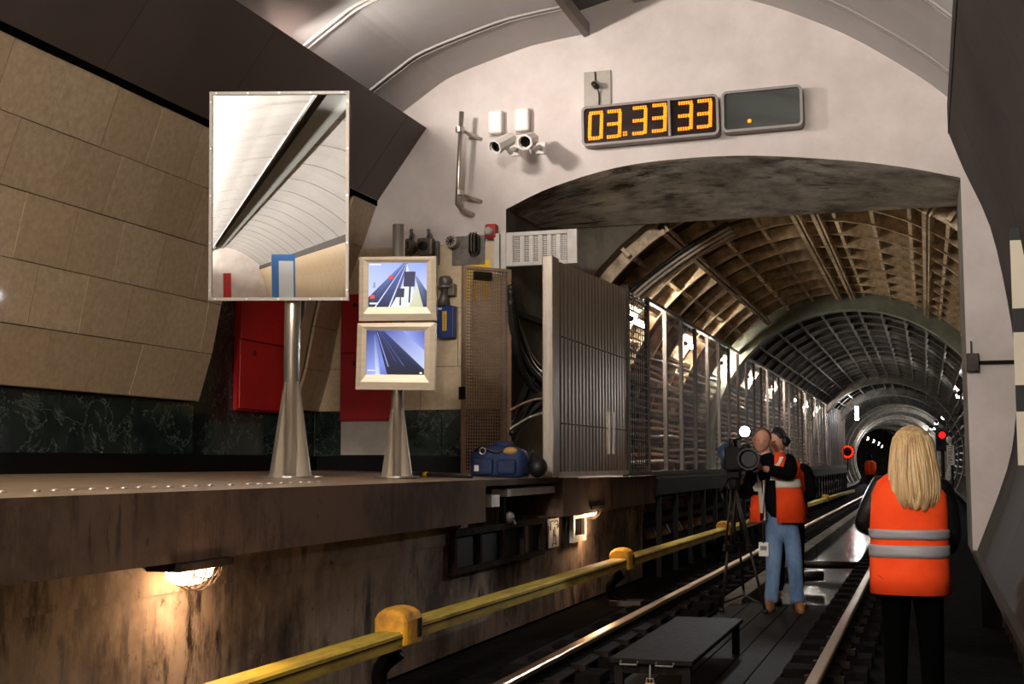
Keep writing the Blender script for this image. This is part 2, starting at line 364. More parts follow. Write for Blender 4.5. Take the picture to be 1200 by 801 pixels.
wall_end = struct(b.build('wall_end', ['plaster', 'soffit', 'concrete']), 'white plaster end wall of the station with an arched tunnel mouth')
for p in wall_end.data.polygons:
    if p.material_index == 1: p.use_smooth = True
    if abs(p.normal.x) > .9: p.material_index = 2                           # raw concrete reveals
# concrete ring closing the gap between the square mouth and the round tunnel
TC = (-1.25, 1.66); TR = 2.72
b = B(); N = 40
inner = [(TC[0]-2.80*math.cos(a), TC[1]+2.80*math.sin(a)) for a in np.linspace(-0.6, math.pi+0.6, N)]
def outer(p):
    dx, dz = p[0]-TC[0], p[1]-TC[1]; k = min((3.3 if dx < 0 else 3.0)/max(abs(dx), 1e-6), 2.9/max(abs(dz), 1e-6)); return (TC[0]+dx*k, TC[1]+dz*k)
for i in range(N-1):
    p, q = inner[i], inner[i+1]; P, Q = outer(p), outer(q)
    b.add([(p[0], YS+.03, p[1]), (q[0], YS+.03, q[1]), (Q[0], YS+.03, Q[1]), (P[0], YS+.03, P[1])], [(0, 1, 2, 3)])
    b.add([(p[0], YS+.03, p[1]), (q[0], YS+.03, q[1]), (q[0], YS+.4, q[1]), (p[0], YS+.4, p[1])], [(0, 3, 2, 1)])
struct(b.build('wall_portal', 'concrete'), 'rough grey concrete collar behind the tunnel mouth')

# ---- left wall: cladding profile (curved) with beige tiles, marble base, recess with cabinet
prof_l = [(-5.958, 1.927), (-5.837, 2.332), (-5.756, 2.755), (-5.655, 3.196), (-5.496, 3.618), (-5.338, 4.060)]
Y0L, Y1L, Y2L = at(234, 470, x=-5.95).y, at(347, 482, x=-5.95).y, D
b = B()
def backing(b, y0, y1, off=-0.05):
    for (x0, z0), (x1, z1) in zip(prof_l[:-1], prof_l[1:]):
        b.prism([(x0+off, y0, z0), (x1+off, y0, z1), (x1-.16, y0, z1), (x0-.16, y0, z0)], (0, y1-y0, 0))
backing(b, YB, 5.5, 0.0); b.cur = 1; backing(b, 5.5, Y0L-.01); backing(b, Y1L+.01, Y2L); b.cur = 0
b.cur = 2
b.box((-6.9, YB, 1.0), (-6.06, Y0L, 1.927)); b.box((-6.9, Y1L, 1.0), (-6.06, D, 1.927))
b.box((-6.9, Y0L-.3, 1.0), (-6.18, Y1L+.3, 4.3)); b.box((-6.9, YB, 4.0), (-6.3, D, 6.6))
wall_left = struct(b.build('wall_left', ['beige_far', 'grout', 'black']), 'curved beige tiled wall along the platform')
def tile_piece(x0, z0, x1, z1, ya, yb, m, parent, g=0.003):
    dx, dz = x1-x0, z1-z0; L = math.hypot(dx, dz); tx, tz = dx/L*g, dz/L*g; nx, nz = dz/L, -dx/L
    t = 0.028
    b = B(); q = [(x0+tx, z0+tz), (x1-tx, z1-tz)]
    P = [(q[0][0], ya+g, q[0][1]), (q[0][0], yb-g, q[0][1]), (q[1][0], yb-g, q[1][1]), (q[1][0], ya+g, q[1][1])]
    b.prism(P, (-t*abs(nx), 0, t*abs(nz)))
    return b.build('tile', m, parent)
TWD = 0.55
for r in range(5):
    (x0, z0), (x1, z1) = prof_l[r], prof_l[r+1]
    ye = Y0L; off = 0.20 if r % 2 else 0.47
    first = True
    while ye > 5.5:
        ys = max(ye-(off if first else TWD), 5.5); first = False
        dd = random.uniform(-.004, .004)
        tile_piece(x0+dd, z0, x1+dd, z1, ys, ye, random.choice(['tile', 'tile', 'tile2']), wall_left); ye = ys
    tile_piece(x0, z0, x1, z1, Y1L, (Y1L+D)/2 if r % 2 else Y1L+.28, 'tile2', wall_left)
    tile_piece(x0, z0, x1, z1, (Y1L+D)/2 if r % 2 else Y1L+.28, D-.01, 'tile2', wall_left)
def slab_piece(lo, hi, m, parent, name='marble_slab', bev=0.003):
    return B().box(lo, hi).build(name, m, parent, bevel=bev)
yy = Y0L
while yy > 4.5:
    slab_piece((-6.05, yy-.897, 1.47), (-6.01, yy, 1.915), 'marble', wall_left); yy -= .9
slab_piece((-6.05, Y1L+.003, 1.47), (-6.01, D-.02, 1.915), 'marble', wall_left)
for ya, yb in ((Y0L-.1, Y0L+.42), (Y0L+.424, Y1L+.2)):                        # back of the recess
    for za, zb in ((1.47, 2.55), (2.554, 4.0)):
        slab_piece((-6.18, ya, za), (-6.14, yb, zb), 'marble', wall_left)
B().box((-6.16, Y1L-.03, 1.47), (-5.985, Y1L-.002, 4.0)).build('jamb_strip', 'black', wall_left)
B().box((-6.03, 0, 1.2), (-5.97, D, 1.468)).build('plinth', 'black', wall_left)
# brown band (sheet panels) above the tiles and the dark shadow gap under it
bl, bu = Vector((-5.328, 0, 4.10)), Vector((-4.792, 0, 4.823))
b = B(); b.box((-5.40, YB, 4.045), (-5.335, D, 4.10))
trim1 = struct(b.build('trim_1', 'gap'), 'black shadow gap under the brown ceiling band')
nrm = Vector((-(bu-bl).z, 0, (bu-bl).x)).normalized()*0.03
band = struct(B().prism([bl+nrm+Vector((0, YB, 0)), bu+nrm+Vector((0, YB, 0)), bu+nrm*2+Vector((0, YB, 0)), bl+nrm*2+Vector((0, YB, 0))], (0, D-YB, 0)).build('trim_2', 'brown'), 'dark brown sheet metal band running along above the tiled wall')
nn = nrm.normalized()
s1 = at_plane(322, 37, bl, nn).y; s2 = at_plane(157, 27, bl, nn).y
ys = [D, s1, s2, 2*s2-s1, 3*s2-2*s1, -5.0]
ys[1:1] = [at_plane(448, 180, bl, nn).y]
for a, c in zip(ys[:-1], ys[1:]):
    y0, y1 = min(a, c)+.004, max(a, c)-.004
    B().prism([bl+Vector((0, y0, 0)), bu+Vector((0, y0, 0)), bu+nrm+Vector((0, y0, 0)), bl+nrm+Vector((0, y0, 0))], (0, y1-y0, 0)).build('panel', 'brown', band)

# ---- ceiling: white vault with dark slot, beads at each joint
prof_c1 = spline([(-5.10, 0, 4.985), (-4.77, 0, 5.20), (-4.486, 0, 5.351), (-3.78, 0, 5.549), (-3.449, 0, 5.603), (-3.113, 0, 5.638)], 4)
prof_c2 = spline([(-2.60, 0, 5.90), (-2.1, 0, 5.93), (-1.488, 0, 5.803), (-0.788, 0, 5.476), (-0.288, 0, 5.155), (0.27, 0, 4.700), (0.75, 0, 4.1)], 4)
b = B()
def sheet(b, prof, y0, y1, th):
    r0 = [Vector((p.x, y0, p.z)) for p in prof]+[Vector((p.x, y0, p.z+th)) for p in prof[::-1]]
    b.prism(r0, (0, y1-y0, 0))
RY = [11.2-1.4*i for i in range(62)]
b2 = B(); sheet(b2, prof_c2, YB, D, .05)
b2.cur = 1; sheet(b2, [Vector((-5.9, 0, 5.1)), Vector((-4.5, 0, 5.7)), Vector((-3.3, 0, 5.85)), Vector((-2.75, 0, 5.98)), Vector((-2.5, 0, 5.98))], YB, D, .05); b2.cur = 0
ceiling = struct(b2.build('ceiling', ['ceiling', 'slot'], smooth=False), 'white vaulted station ceiling')
edges_y = [D]+RY
first = None
for i in range(len(edges_y)-1):
    y1, y0 = edges_y[i], edges_y[i+1]
    if i < 2 or first is None:
        b = B(); sheet(b, prof_c1, y0+.004, y1-.004, .03); o = b.build('ceiling_panel', 'ceiling', ceiling)
        if i == 1: first = o; fy = y1
    else: share(first, 'ceiling_panel', (0, y1-fy, 0), ceiling)
def bead_mesh(prof, y):
    b = B()
    for dy in (-.035, .035): b.tube([(p.x, y+dy, p.z-.004) for p in prof], .018, 5)
    return b
bd1 = bead_mesh(prof_c1, RY[0]).build('bead', 'bead', ceiling); bd2 = bead_mesh(prof_c2, RY[0]).build('bead', 'bead', ceiling)
for i_, y in enumerate(RY[1:]):
    if y < 2 and i_ % 3: continue
    share(bd1, 'bead', (0, y-RY[0], 0), ceiling); share(bd2, 'bead', (0, y-RY[0], 0), ceiling)
b = B(); b.box((-2.75, YB, 5.86), (-2.25, 1.0, 5.89)); b.build('slot_cover', 'slot', ceiling)
# lip at the free edge of the left ceiling panels
B().prism([(-3.113, YB, 5.60), (-3.06, YB, 5.62), (-3.06, YB, 5.74), (-3.113, YB, 5.72)], (0, D-.02-YB, 0)).build('edge_lip', 'bead', ceiling)

for x_, y_ in FILL:  # out-of-view housings made up for the added fill lights
    B().box((x_-.5, y_-.25, 4.95), (x_+.5, y_+.02, 5.42)).build('fill_housing', 'grey_panel', ceiling, bevel=.02)
    B().tube([(x_, y_-.1, 5.42), (x_, y_-.1, 5.60)], .03, 8).build('fill_stem', 'grey_panel', ceiling)
# ---- right wall cladding
prof_r = spline([(0.270, 0, 4.62), (0.276, 0, 4.355), (0.396, 0, 4.009), (0.595, 0, 3.493), (0.715, 0, 2.838), (0.771, 0, 2.234), (0.749, 0, 1.786), (0.664, 0, 1.341), (0.396, 0, 0.636)][1:], 3)
b = B()
for p, q in zip(prof_r[:-1], prof_r[1:]):
    b.prism([(p.x+.03, YB, p.z), (q.x+.03, YB, q.z), (q.x+.9, YB, q.z), (p.x+.9, YB, p.z)], (0, D-YB, 0))
b.cur = 1; b.box((.62, YB, 0), (1.6, D, .62)); b.box((.42, D, -.02), (1.6, YS, .60)); b.cur = 0
b.box((.276, YB, 4.355), (1.2, D, 4.45)); b.box((.268, YB, 4.36), (.30, D, 4.62))
b.box((1.3, YB, 4.4), (1.9, D, 6.6))
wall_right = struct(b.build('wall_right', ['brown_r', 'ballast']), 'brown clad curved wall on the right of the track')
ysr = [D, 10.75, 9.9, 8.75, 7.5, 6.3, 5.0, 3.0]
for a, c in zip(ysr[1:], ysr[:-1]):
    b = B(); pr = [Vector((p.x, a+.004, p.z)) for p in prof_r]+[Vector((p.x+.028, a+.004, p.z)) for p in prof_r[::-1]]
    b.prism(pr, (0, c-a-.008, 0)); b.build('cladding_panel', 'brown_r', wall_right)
b = B(); pr = [Vector((p.x, YB, p.z)) for p in prof_r]+[Vector((p.x+.028, YB, p.z)) for p in prof_r[::-1]]
b.prism(pr, (0, 2.99-YB, 0)); b.build('cladding', 'beige_far', wall_right)
for i in range(9):                                                           # upright conduits under the cladding
    y = 11.8-.5*i; B().tube([(.60, y, .01), (.60, y, .60)], .03, 8).build('conduit', 'darksteel', wall_right)
B().box((.36, 3, .595), (.44, D, .64)).build('edge_rail', 'darksteel', wall_right)
b = B(); b.box((-6.9, YB-.3, -.3), (1.9, YB, 6.6)); struct(b.build('wall_back', 'plaster'), 'far end wall of the station behind the photographer')

# ---- platform slab
b = B()
top = [(XF, 1.272), (-3.28, 1.279), (-3.75, 1.291), (-4.6, 1.297), (-6.1, 1.325)]
YG0, YG1, YE = 9.27, 11.46, 15.8
def plat(b, y0, y1, zb):
    b.prism([(x, y0, z) for x, z in top]+[(-6.1, y0, zb), (XF, y0, zb)], (0, y1-y0, 0))
plat(b, YB, YG0, .955)
b.prism([(-3.24, YG0, 1.268), (-3.75, YG0, 1.290), (-4.6, YG0, 1.297), (-6.1, YG0, 1.325), (-6.1, YG0, 1.22), (-3.24, YG0, 1.22)], (0, YG1-YG0, 0))
b.box((-6.1, YG1, .905), (XF, D+.01, 1.262)); b.prism([(-3.24, YG1, 1.262), (-6.1, YG1, 1.262), (-6.1, YG1, 1.325), (-3.75, YG1, 1.29)], (0, D-YG1, 0))
b.box((-3.93, D, .90), (XF, 13.35, 1.25)); b.box((-3.93, 13.35, .91), (XF-.02, YE, 1.245))
# top faces get the paving, the rest raw concrete
platform = struct(b.build('floor_platform', ['edge', 'platform']), 'concrete platform slab with stone paving')
for p in platform.data.polygons:
    if p.normal.z > .9: p.material_index = 1
# paving flags on the strip that shows
for i, y in enumerate(np.arange(3.0, 9.0, .75)):
    pass
# platform wall below the slab, two pours
XW = -3.36
b = B(); zj = 0.80
b.box((-3.9, YB, 0), (XW-.012, YG0, zj)); b.box((-3.9, YB, zj), (XW, YG0+.05, .96))
b.box((-3.9, YG0, 0), (XW-.012, YE-.1, .66)); b.box((-3.9, YG0+.05, .66), (-3.75, YG1, 1.22))
b.box((-3.9, YG1-.15, .66), (XW, YE-.1, .915))
wall_platform = struct(b.build('wall_platform', 'wall'), 'stained concrete wall under the platform')

# ---- track bed
b = B(); b.box((-4.0, YB, -.3), (-1.98, 14.3, -.02)); b.box((-.98, YB, -.3), (1.6, 120, -.02)); b.box((-1.98, YB, -.3), (-.98, 120, -.16))
b.box((-4.2, 14.3, -.3), (-1.98, 120, -.02))
floor = struct(b.build('floor', 'ballast'), 'dark track bed')
B().box((-1.97, 13.2, -.16), (-.99, 100, -.10)).build('puddle', 'water', floor, label='standing water in the drain between the rails')
for i, y in enumerate(np.arange(12.9, 60, 3.0)):
    B().box((-1.98, y+.01, -.15), (-1.78, y+2.99, .06)).build('kerb_stone', 'kerb', floor, bevel=.01)
for i, y in enumerate(np.arange(5.0, 45, .62)):                              # half sleepers under both rails
    for x in (-2.42, -.82):
        if x == -2.42: B().box((x-.28, y, -.02), (x+.40, y+.26, .055)).build('sleeper', 'sleeper', floor, bevel=.008)
        else: B().box((x-.12, y, -.02), (x+.42, y+.26, .055)).build('sleeper', 'sleeper', floor, bevel=.008)
# ---- rails
def running_rail(name, x, label):
    t = thing(name, label, 'rail', (x, 30, .055), 'running rails of the track')
    y0, y1 = 3.0, 90
    pf = [(-.075, .055), (.075, .055), (.075, .068), (.012, .085), (.012, .165), (-.012, .165), (-.012, .085), (-.075, .068)]
    B().prism([(x+a, y0, z) for a, z in pf], (0, y1-y0, 0)).build('web', 'railside', t)
    B().prism([(x+a, y0, z) for a, z in [(-.036, .166), (.036, .166), (.036, .192), (.028, .2), (-.028, .2), (-.036, .192)]], (0, y1-y0, 0)).build('head', 'railhead', t)
    cl = None
    for i, y in enumerate(np.arange(5.1, 30, .62)):
        if cl is None: cl = B().box((x-.12, y, .056), (x+.12, y+.08, .095)).build('clip', 'railside', t, bevel=.01); yc = y
        else: share(cl, 'clip', (0, y-yc, 0), t)
    return t
XL, XR = at(587, 801, z=.2).x, at(950, 801, z=.2).x
running_rail('running_rail', XL-.02, 'steel running rail with worn bronze head beside the yellow third rail')
running_rail('running_rail', XR+.0, 'steel running rail at the feet of the blond woman, passing left of her')

# ================================================================== TUNNEL
def xc(y): return TC[0]-(0.0009*(y-60)**2 if y > 60 else 0)
NA = 44
def ringpts(r, y, a0=-.55, a1=math.pi+.55, n=NA, dx=0):
    return [Vector((xc(y)+dx-r*math.cos(a), y, TC[1]+r*math.sin(a))) for a in np.linspace(a0, a1, n)]
b = B()
ysn = [YS+.05]+list(np.arange(14, 23.1, 1.0))+[23.4]
b.loft([ringpts(TR+.10, y) for y in ysn], cap=False, closed=False)
b.cur = 1
b.loft([ringpts(TR-.02, y) for y in [23.4]+list(np.arange(25, 116, 2.5))], cap=False, closed=False); b.cur = 0
lining = struct(b.build('wall_tunnel', ['lining', 'lining2'], smooth=True), 'ribbed round tunnel lining')
def hoop(y, r0, r1, wd, name, m, label=None, a0=-.5, a1=math.pi+.5, n=NA):
    A = ringpts(r0, y-wd/2, a0, a1, n); Bq = ringpts(r1, y-wd/2, a0, a1, n); off = Vector((0, wd, 0))
    b = B(); b.loft([[A[i], Bq[i], Bq[i]+off, A[i]+off] for i in range(n)], True)
    return b.build(name, m, lining, smooth=False, label=label)
h1 = hoop(13.75, TR-.06, TR+.10, .055, 'ring_rib', 'rib')
for i in range(1, 10): share(h1, 'ring_rib', (0, .98*i, 0), lining)
def longbar(a, y0, y1, r0, r1, wd, m):
    ca, sa = math.cos(a), math.sin(a); t = Vector((sa, 0, ca)); rd = Vector((-ca, 0, sa)); c = Vector((TC[0], 0, TC[1]))
    b = B(); P = [c+rd*r0-t*wd/2, c+rd*r0+t*wd/2, c+rd*r1+t*wd/2, c+rd*r1-t*wd/2]
    b.prism([p+Vector((0, y0, 0)) for p in P], (0, y1-y0, 0)); return b.build('long_rib', m, lining)
for k in range(19):
    a = math.radians(57.7+9.6*(k-6))
    longbar(a, 13.6, 23.3, TR-.04, TR+.10, .045, 'rib')
for adeg in (57.7, 86.3, 91.3, 119.6):
    longbar(math.radians(adeg), 13.6, 23.3, TR-.10, TR+.02, .045, 'rib'); longbar(math.radians(adeg+1.3), 13.6, 23.3, TR-.10, TR+.02, .02, 'rib')
hoop(23.55, TR-.26, TR+.1, .35, 'grey_ring', 'ringgrey', 'thick grey green concrete ring')
h2 = hoop(24.5, TR-.10, TR, .10, 'ring_rib', 'rib2')
for y in np.arange(25.9, 60, 1.4): share(h2, 'ring_rib', (0, y-24.5, 0), lining)
for y in (45, 53, 61): hoop(y, TR-.30, TR, .6, 'ring_beam', 'rib2')
for y in np.arange(66, 114, 6.0): hoop(float(y), TR-.22, TR, .4, 'ring_beam', 'rib2')
for adeg in (19.3, 28.9, 38.5, 48.1, 57.7, 67.3, 76.9, 86.0, 92.0, 101, 110.6, 120, 129.7, 139.3, 148.9):
    longbar(math.radians(adeg), 23.8, 58, TR-.11, TR, .035, 'rib2')
struct(B().box((-8, 116, -1), (4, 116.4, 6)).build('wall_tunnel_end', 'lining2'), 'dark far end of the tunnel')

# walkway deck inside the tunnel
b = B(); b.box((-4.0, YE, 1.20), (XF, 56, 1.25)); struct(b.build('floor_walkway', 'darksteel'), 'steel deck of the service walkway in the tunnel')

# ---- fence along the walkway
FT = 3.36; FB = 1.30
fence = thing('walkway_fence', 'long metal mesh fence with upright posts along the tunnel walkway', 'fence', (XF, 30, 1.25))
PY = [14.15+1.13*i for i in range(37)]
p0 = B().box((XF-.025, PY[0]-.03, 1.25), (XF+.025, PY[0]+.03, FT)).build('post', 'post', fence)
s0 = B().box((XF-.004, PY[0]+.035, FB+.02), (XF+.004, PY[1]-.035, FT-.02)).build('mesh_panel', 'sheet', fence)
for y in PY[1:]: share(p0, 'post', (0, y-PY[0], 0), fence)
for y in PY[1:-1]: share(s0, 'mesh_panel', (0, y-PY[0], 0), fence)
B().box((XF-.03, PY[0], FT), (XF+.03, PY[-1], FT+.045)).build('top_rail', 'post', fence)
B().box((XF-.03, PY[0], 1.252), (XF+.03, PY[-1], FB)).build('bottom_rail', 'post', fence)
# coarse lattice in the first bay
b = B()
for i in range(9): y = PY[0]+.1+.117*i; b.box((XF+.006, y, FB), (XF+.016, y+.012, FT))
for j in range(26): z = FB+.05+.078*j; b.box((XF+.006, PY[0]+.04, z), (XF+.014, PY[1]-.04, z+.012))
b.build('lattice', 'darksteel', fence, kind='stuff')
# channel beam and legs under the walkway
beam = thing('walkway_support', 'black steel channel beam and legs carrying the tunnel walkway', 'support', (XF, 30, -.02))
B().box((XF-.08, YE, 1.0), (XF+.02, 56, 1.198)).build('beam', 'blackmetal', beam)
l0 = B().box((XF-.06, YE+.2, -.02), (XF+.0, YE+.28, 1.0)).build('leg', 'blackmetal', beam)
for i in range(1, 36): share(l0, 'leg', (0, 1.13*i, 0), beam)
for i, (x, z, r) in enumerate(((-3.62, .62, .10), (-3.60, .30, .07), (-3.55, .92, .04))):
    p = B().tube([(x, 13.9 if False else YE+.05, z), (x, 60, z)], r, 10).build('pipe', 'darksteel', None, smooth=True)
    tag(p, ['fat dark pipe running under the walkway, the middle one of three', 'dark pipe running under the walkway, lowest of three', 'thin dark pipe running under the walkway, highest of three'][i], 'pipe', 'pipes under the walkway')

# slatted metal screen at the start of the fence
scr = thing('slatted_screen', 'corrugated metal screen of upright slats beside the open gate', 'screen', (XF, 12.6, 1.272))
SY0, SY1 = 11.05, 14.10
B().box((XF-.05, SY0-.10, 1.272), (XF+.05, SY0+.12, FT-.10)).build('post', 'alu', scr, bevel=.01)
NS = 22; sw = (SY1-SY0-.14)/NS
def screen_top(y): return 3.244+(3.361-3.244)*(y-SY0)/(SY1-SY0)
for i in range(NS):
    y0 = SY0+.13+sw*i; pf = [(XF-.01, y0), (XF+.02, y0+sw*.18), (XF+.02, y0+sw*.72), (XF-.01, y0+sw*.9)]
    cut = 15 <= i <= 16
    if not cut:
        B().prism([(x, y, 1.32) for x, y in pf]+[(XF-.03, y0+sw*.45, 1.32)], (0, 0, screen_top(y0)-1.32)).build('slat', 'alu', scr)
    else:
        for za, zb in ((1.32, 1.50), (1.93, screen_top(y0))):
            B().prism([(x, y, za) for x, y in pf]+[(XF-.03, y0+sw*.45, za)], (0, 0, zb-za)).build('slat', 'alu', scr)
for z in (1.75, 2.55): B().box((XF-.045, SY0+.1, z), (XF-.031, SY1, z+.035)).build('cross_bar', 'darksteel', scr)
for z in (1.755, 2.555):
    b = B()
    for i in range(NS): y0 = SY0+.13+sw*i; b.box((XF+.02, y0+sw*.2, z), (XF+.026, y0+sw*.7, z+.012))
    b.build('bolt_row', 'darksteel', scr, kind='stuff')
B().box((XF-.02, SY0+.1, 1.272), (XF+.03, SY1, 1.318)).build('gap_light_bar', 'white_paint', scr)  # white bar stands in for the light showing through the gap
ya = SY0+.13+sw*15; B().box((XF+.0, ya-.01, 1.49), (XF+.035, ya+.04, 1.94)).build('slot_frame', 'steel', scr); B().box((XF+.0, ya+2*sw-.08, 1.49), (XF+.035, ya+2*sw-.02, 1.94)).build('slot_frame', 'steel', scr)
B().box((XF-.04, SY1-.02, 1.25), (XF+.04, SY1+.05, FT+.05)).build('post', 'darksteel', scr)

# perforated gate leaf, opened
gL = at(541, 553, y=11.45); gR = at(598, 551, y=11.85); gz = 1.30
gt = at(541, 311, y=11.45).z
gate = thing('perforated_gate', 'brown perforated metal gate leaf standing open by the blue bag', 'gate', (gL.x, gL.y, gz))
gu = Vector((gR.x-gL.x, gR.y-gL.y, 0)); GW = gu.length; gu.normalize(); gn = Vector((-gu.y, gu.x, 0)); Z = Vector((0, 0, 1))
def gbox(b, s0, s1, z0, z1, t=.012, o=0):
    c = Vector((gL.x, gL.y, 0))+gu*((s0+s1)/2)+Z*((z0+z1)/2)+gn*o; b.obox(c, gu, gn, Z, (s1-s0)/2, t, (z1-z0)/2)
for s0, s1, z0, z1 in ((0, .035, gz, gt), (GW-.03, GW, gz, gt), (.035, GW-.03, gz, gz+.03), (.035, GW-.03, gt-.03, gt)):
    b = B(); gbox(b, s0, s1, z0, z1, .02); b.build('frame_bar', 'perf', gate)
b = B(); nx = 17; nz = 62
for i in range(nx+1): s = .035+(GW-.065)*i/nx; gbox(b, s-.005, s+.005, gz+.03, gt-.03, .003)
for j in range(nz+1): z = gz+.03+(gt-gz-.06)*j/nz; gbox(b, .035, GW-.03, z-.006, z+.006, .003)
b.build('perforated_plate', 'perf', gate, kind='stuff')
b = B(); gbox(b, .12, .30, gt-.13, gt-.05, .03, -.02); b.build('lock_box', 'darksteel', gate)
b = B(); gbox(b, -.02, .02, 2.0, 2.12, .03, 0); b.build('hinge', 'darksteel', gate)

# white grille panel above the gate
gy = 11.93
q0, q1 = at(594, 315, y=gy), at(677, 268, y=gy)
gr = thing('louvre_panel', 'white framed grille panel above the open gate', 'grille', (q0.x, gy, q0.z))
fx = [q0.x, q1.x]; zt = at(594, 273, y=gy).z; zb_ = q0.z+.02; W = q1.x-q0.x
for x0, x1, z0, z1 in ((q0.x, q0.x+.07, zb_, zt), (q1.x-.10, q1.x, zb_, zt), (q0.x+.07, q1.x-.10, zb_, zb_+.04), (q0.x+.07, q1.x-.10, zt-.04, zt)):
    B().box((x0, gy-.03, z0), (x1, gy+.03, z1)).build('frame_bar', 'white_paint', gr, bevel=.005)
ix0, ix1 = q0.x+.07, q1.x-.10
for k in range(1, 6):
    x = ix0+(ix1-ix0)*k/6; B().box((x-.022, gy-.02, zb_+.04), (x+.022, gy+.02, zt-.04)).build('mullion', 'white_paint', gr)
b = B()
for i in range(25): x = ix0+(ix1-ix0)*i/24; b.box((x-.004, gy-.004, zb_+.04), (x+.004, gy+.004, zt-.04))
for j in range(13): z = zb_+.04+(zt-zb_-.08)*j/12; b.box((ix0, gy-.005, z-.006), (ix1, gy+.005, z+.006))
b.build('perforated_plate', 'white_paint', gr, kind='stuff')
for x in (q0.x-.13, q0.x-.06):
    B().box((x, gy-.02, zb_-.1), (x+.055, gy+.05, zt+.0)).build('side_rail', 'white_paint', gr, bevel=.005)

# concrete back wall of the cable corridor behind the gate + cables
XJ = -3.86
for i in range(11):
    j = random.uniform(-3, 3); k = i*7
    if i < 6: px = [(598, 330+k*.6), (603+j, 372+k*.8), (613+j, 402+k), (627, 424+k), (646, 440+k)]
    else: px = [(600, 520-6*(i-6)), (612, 500-9*(i-6)+j), (626, 485-11*(i-6)), (646, 470-10*(i-6))]
    pts = [at(u, v, x=XJ+.035*(i % 3)) for u, v in px]
    c = B().tube(spline(pts, 6), .024+.005*(i % 3), 7).build('power_cable', 'cable', None, smooth=True)
    tag(c, ('black power cable sweeping down inside the gate opening, %s from the top' % ORD[i]) if i < 6 else ('black power cable rising low in the gate opening, %s from the floor' % ORD[i-6]), 'cable', 'black cables behind the gate')
q0_, q1_ = at(600, 364, x=XJ), at(646, 365, x=XJ)
bar = B().box((XJ-.07, q0_.y, q0_.z-.03), (XJ+.02, q1_.y, q0_.z+.02)).build('cable_bracket', 'blackmetal'); tag(bar, 'black horizontal bracket bar across the gate opening', 'bracket')
for i, (c, m_) in enumerate((((598, 480, 646, 466), 'cable_copper'), ((598, 502, 646, 482), 'cable_grey'))):
    o = B().tube(spline([at(c[0], c[1], x=XJ+.14), at((c[0]+c[2])/2, (c[1]+c[3])/2-4, x=XJ+.14), at(c[2], c[3], x=XJ+.14)], 6), .012, 6).build('thin_cable', m_, None, smooth=True)
    tag(o, ['thin copper coloured cable rising among black cables in the gate opening', 'thin pale grey cable rising among black cables in the gate opening'][i], 'cable')
# cables on the tunnel wall behind the fence
for i in range(16):
    z = 1.42+.095*i; x = TC[0]-math.sqrt(max((TR-.10)**2-(z-TC[1])**2, .1))+.02
    x = max(x, -3.9)
    pts = [(x+.03*math.sin(i+k), 14.4+1.4*k, z+.02*math.sin(k*2.1+i*1.3)) for k in range(30)]
    c = B().tube(pts, .026, 6).build('wall_cable', ['cable_grey', 'cable_copper', 'cable_grey', 'cable'][i % 4], None, smooth=True)
    tag(c, 'sagging %s cable behind the mesh fence, %s of sixteen from the walkway up' % (['pale grey', 'copper brown', 'pale grey', 'black'][i % 4], ORD[i]), 'cable', 'cables behind the fence, '+['pale', 'copper', 'pale', 'black'][i % 4])
b = None
# arched cable bundle following the lining just inside the mouth
for i in range(7):
    y = 14.25+.07*i; c = B().tube([(p.x, p.y+.25*math.sin(k*.22), p.z) for k, p in enumerate(ringpts(TR-.16-.03*(i % 3), y, .72, 1.25, 14))], .022, 6).build('arched_cable', 'cable_grey' if i % 3 else 'cable', None, smooth=True)
    tag(c, '%s cable bent along the vault above the fence start, %s from the mouth' % ('grey' if i % 3 else 'black', ORD[i]), 'cable', 'cables bent along the vault')

# tunnel lamps
def tunnel_lamp(p, L, label, far=False, group=None, d=Vector((0, 1, 0)), r=.035):
    t = thing('tunnel_lamp', label, 'lamp', p, group)
    p = Vector(p); b = B(); b.tube([p-d*L/2, p+d*L/2], r, 10); b.build('tube', 'tube_far' if far else 'tube', t, smooth=True)
    s = -1 if p.x < TC[0] else 1
    b = B(); b.box((p.x+s*.045, p.y-L/2-.05, p.z-.02), (p.x+s*.10, p.y+L/2+.05, p.z+.07)); b.build('housing', 'darksteel', t)
    for e in (-1, 1): B().lathe([(r*1.15, 0), (r*1.15, .05)], p+d*(e*L/2)-d*.025, d, 10).build('end_cap', 'darksteel', t, smooth=True)
    return t
LPX = [(747, 377), (809, 405), (850, 427), (880, 443), (905, 455), (930, 468), (945, 475), (957, 481)]
for i, (u, v) in enumerate(LPX):
    p = at(u, v, x=-3.46)
    tunnel_lamp(p, .8, 'fluorescent tube lamp glowing behind the mesh fence, %s from the gate' % ['first', 'second', 'third', 'fourth', 'fifth', 'sixth', 'seventh', 'eighth'][i], group='lamps behind the fence')
for i, (u, v, zz) in enumerate(((1133, 444, 3.2), (1124, 462, 3.2), (1106, 488, 3.25), (1097, 500, 3.25), (1089, 516, 3.2))):
    p = at(u, v, z=zz)
    tunnel_lamp(p, .9+.25*i, 'white tube lamp on the right tunnel wall, %s from the tunnel mouth' % ['first', 'second', 'third', 'fourth', 'fifth'][i], True, 'lamps on the right tunnel wall', r=.05+.02*i)
for i, y in enumerate((64, 74, 84, 96, 106)):  # extra lamps added to brighten the far rings
    tunnel_lamp((xc(y)+1.75, y, 3.3), 1.6, 'added tube lamp brightening the deep tunnel on the right, %s beyond the red signal' % ORD[i], True, 'added deep tunnel lamps', r=.08)
tunnel_lamp(at(1004, 484, z=3.3), .6, 'lone upright tube lamp beyond the far end of the fence', True, None, d=Vector((0, 0, 1)), r=.06)
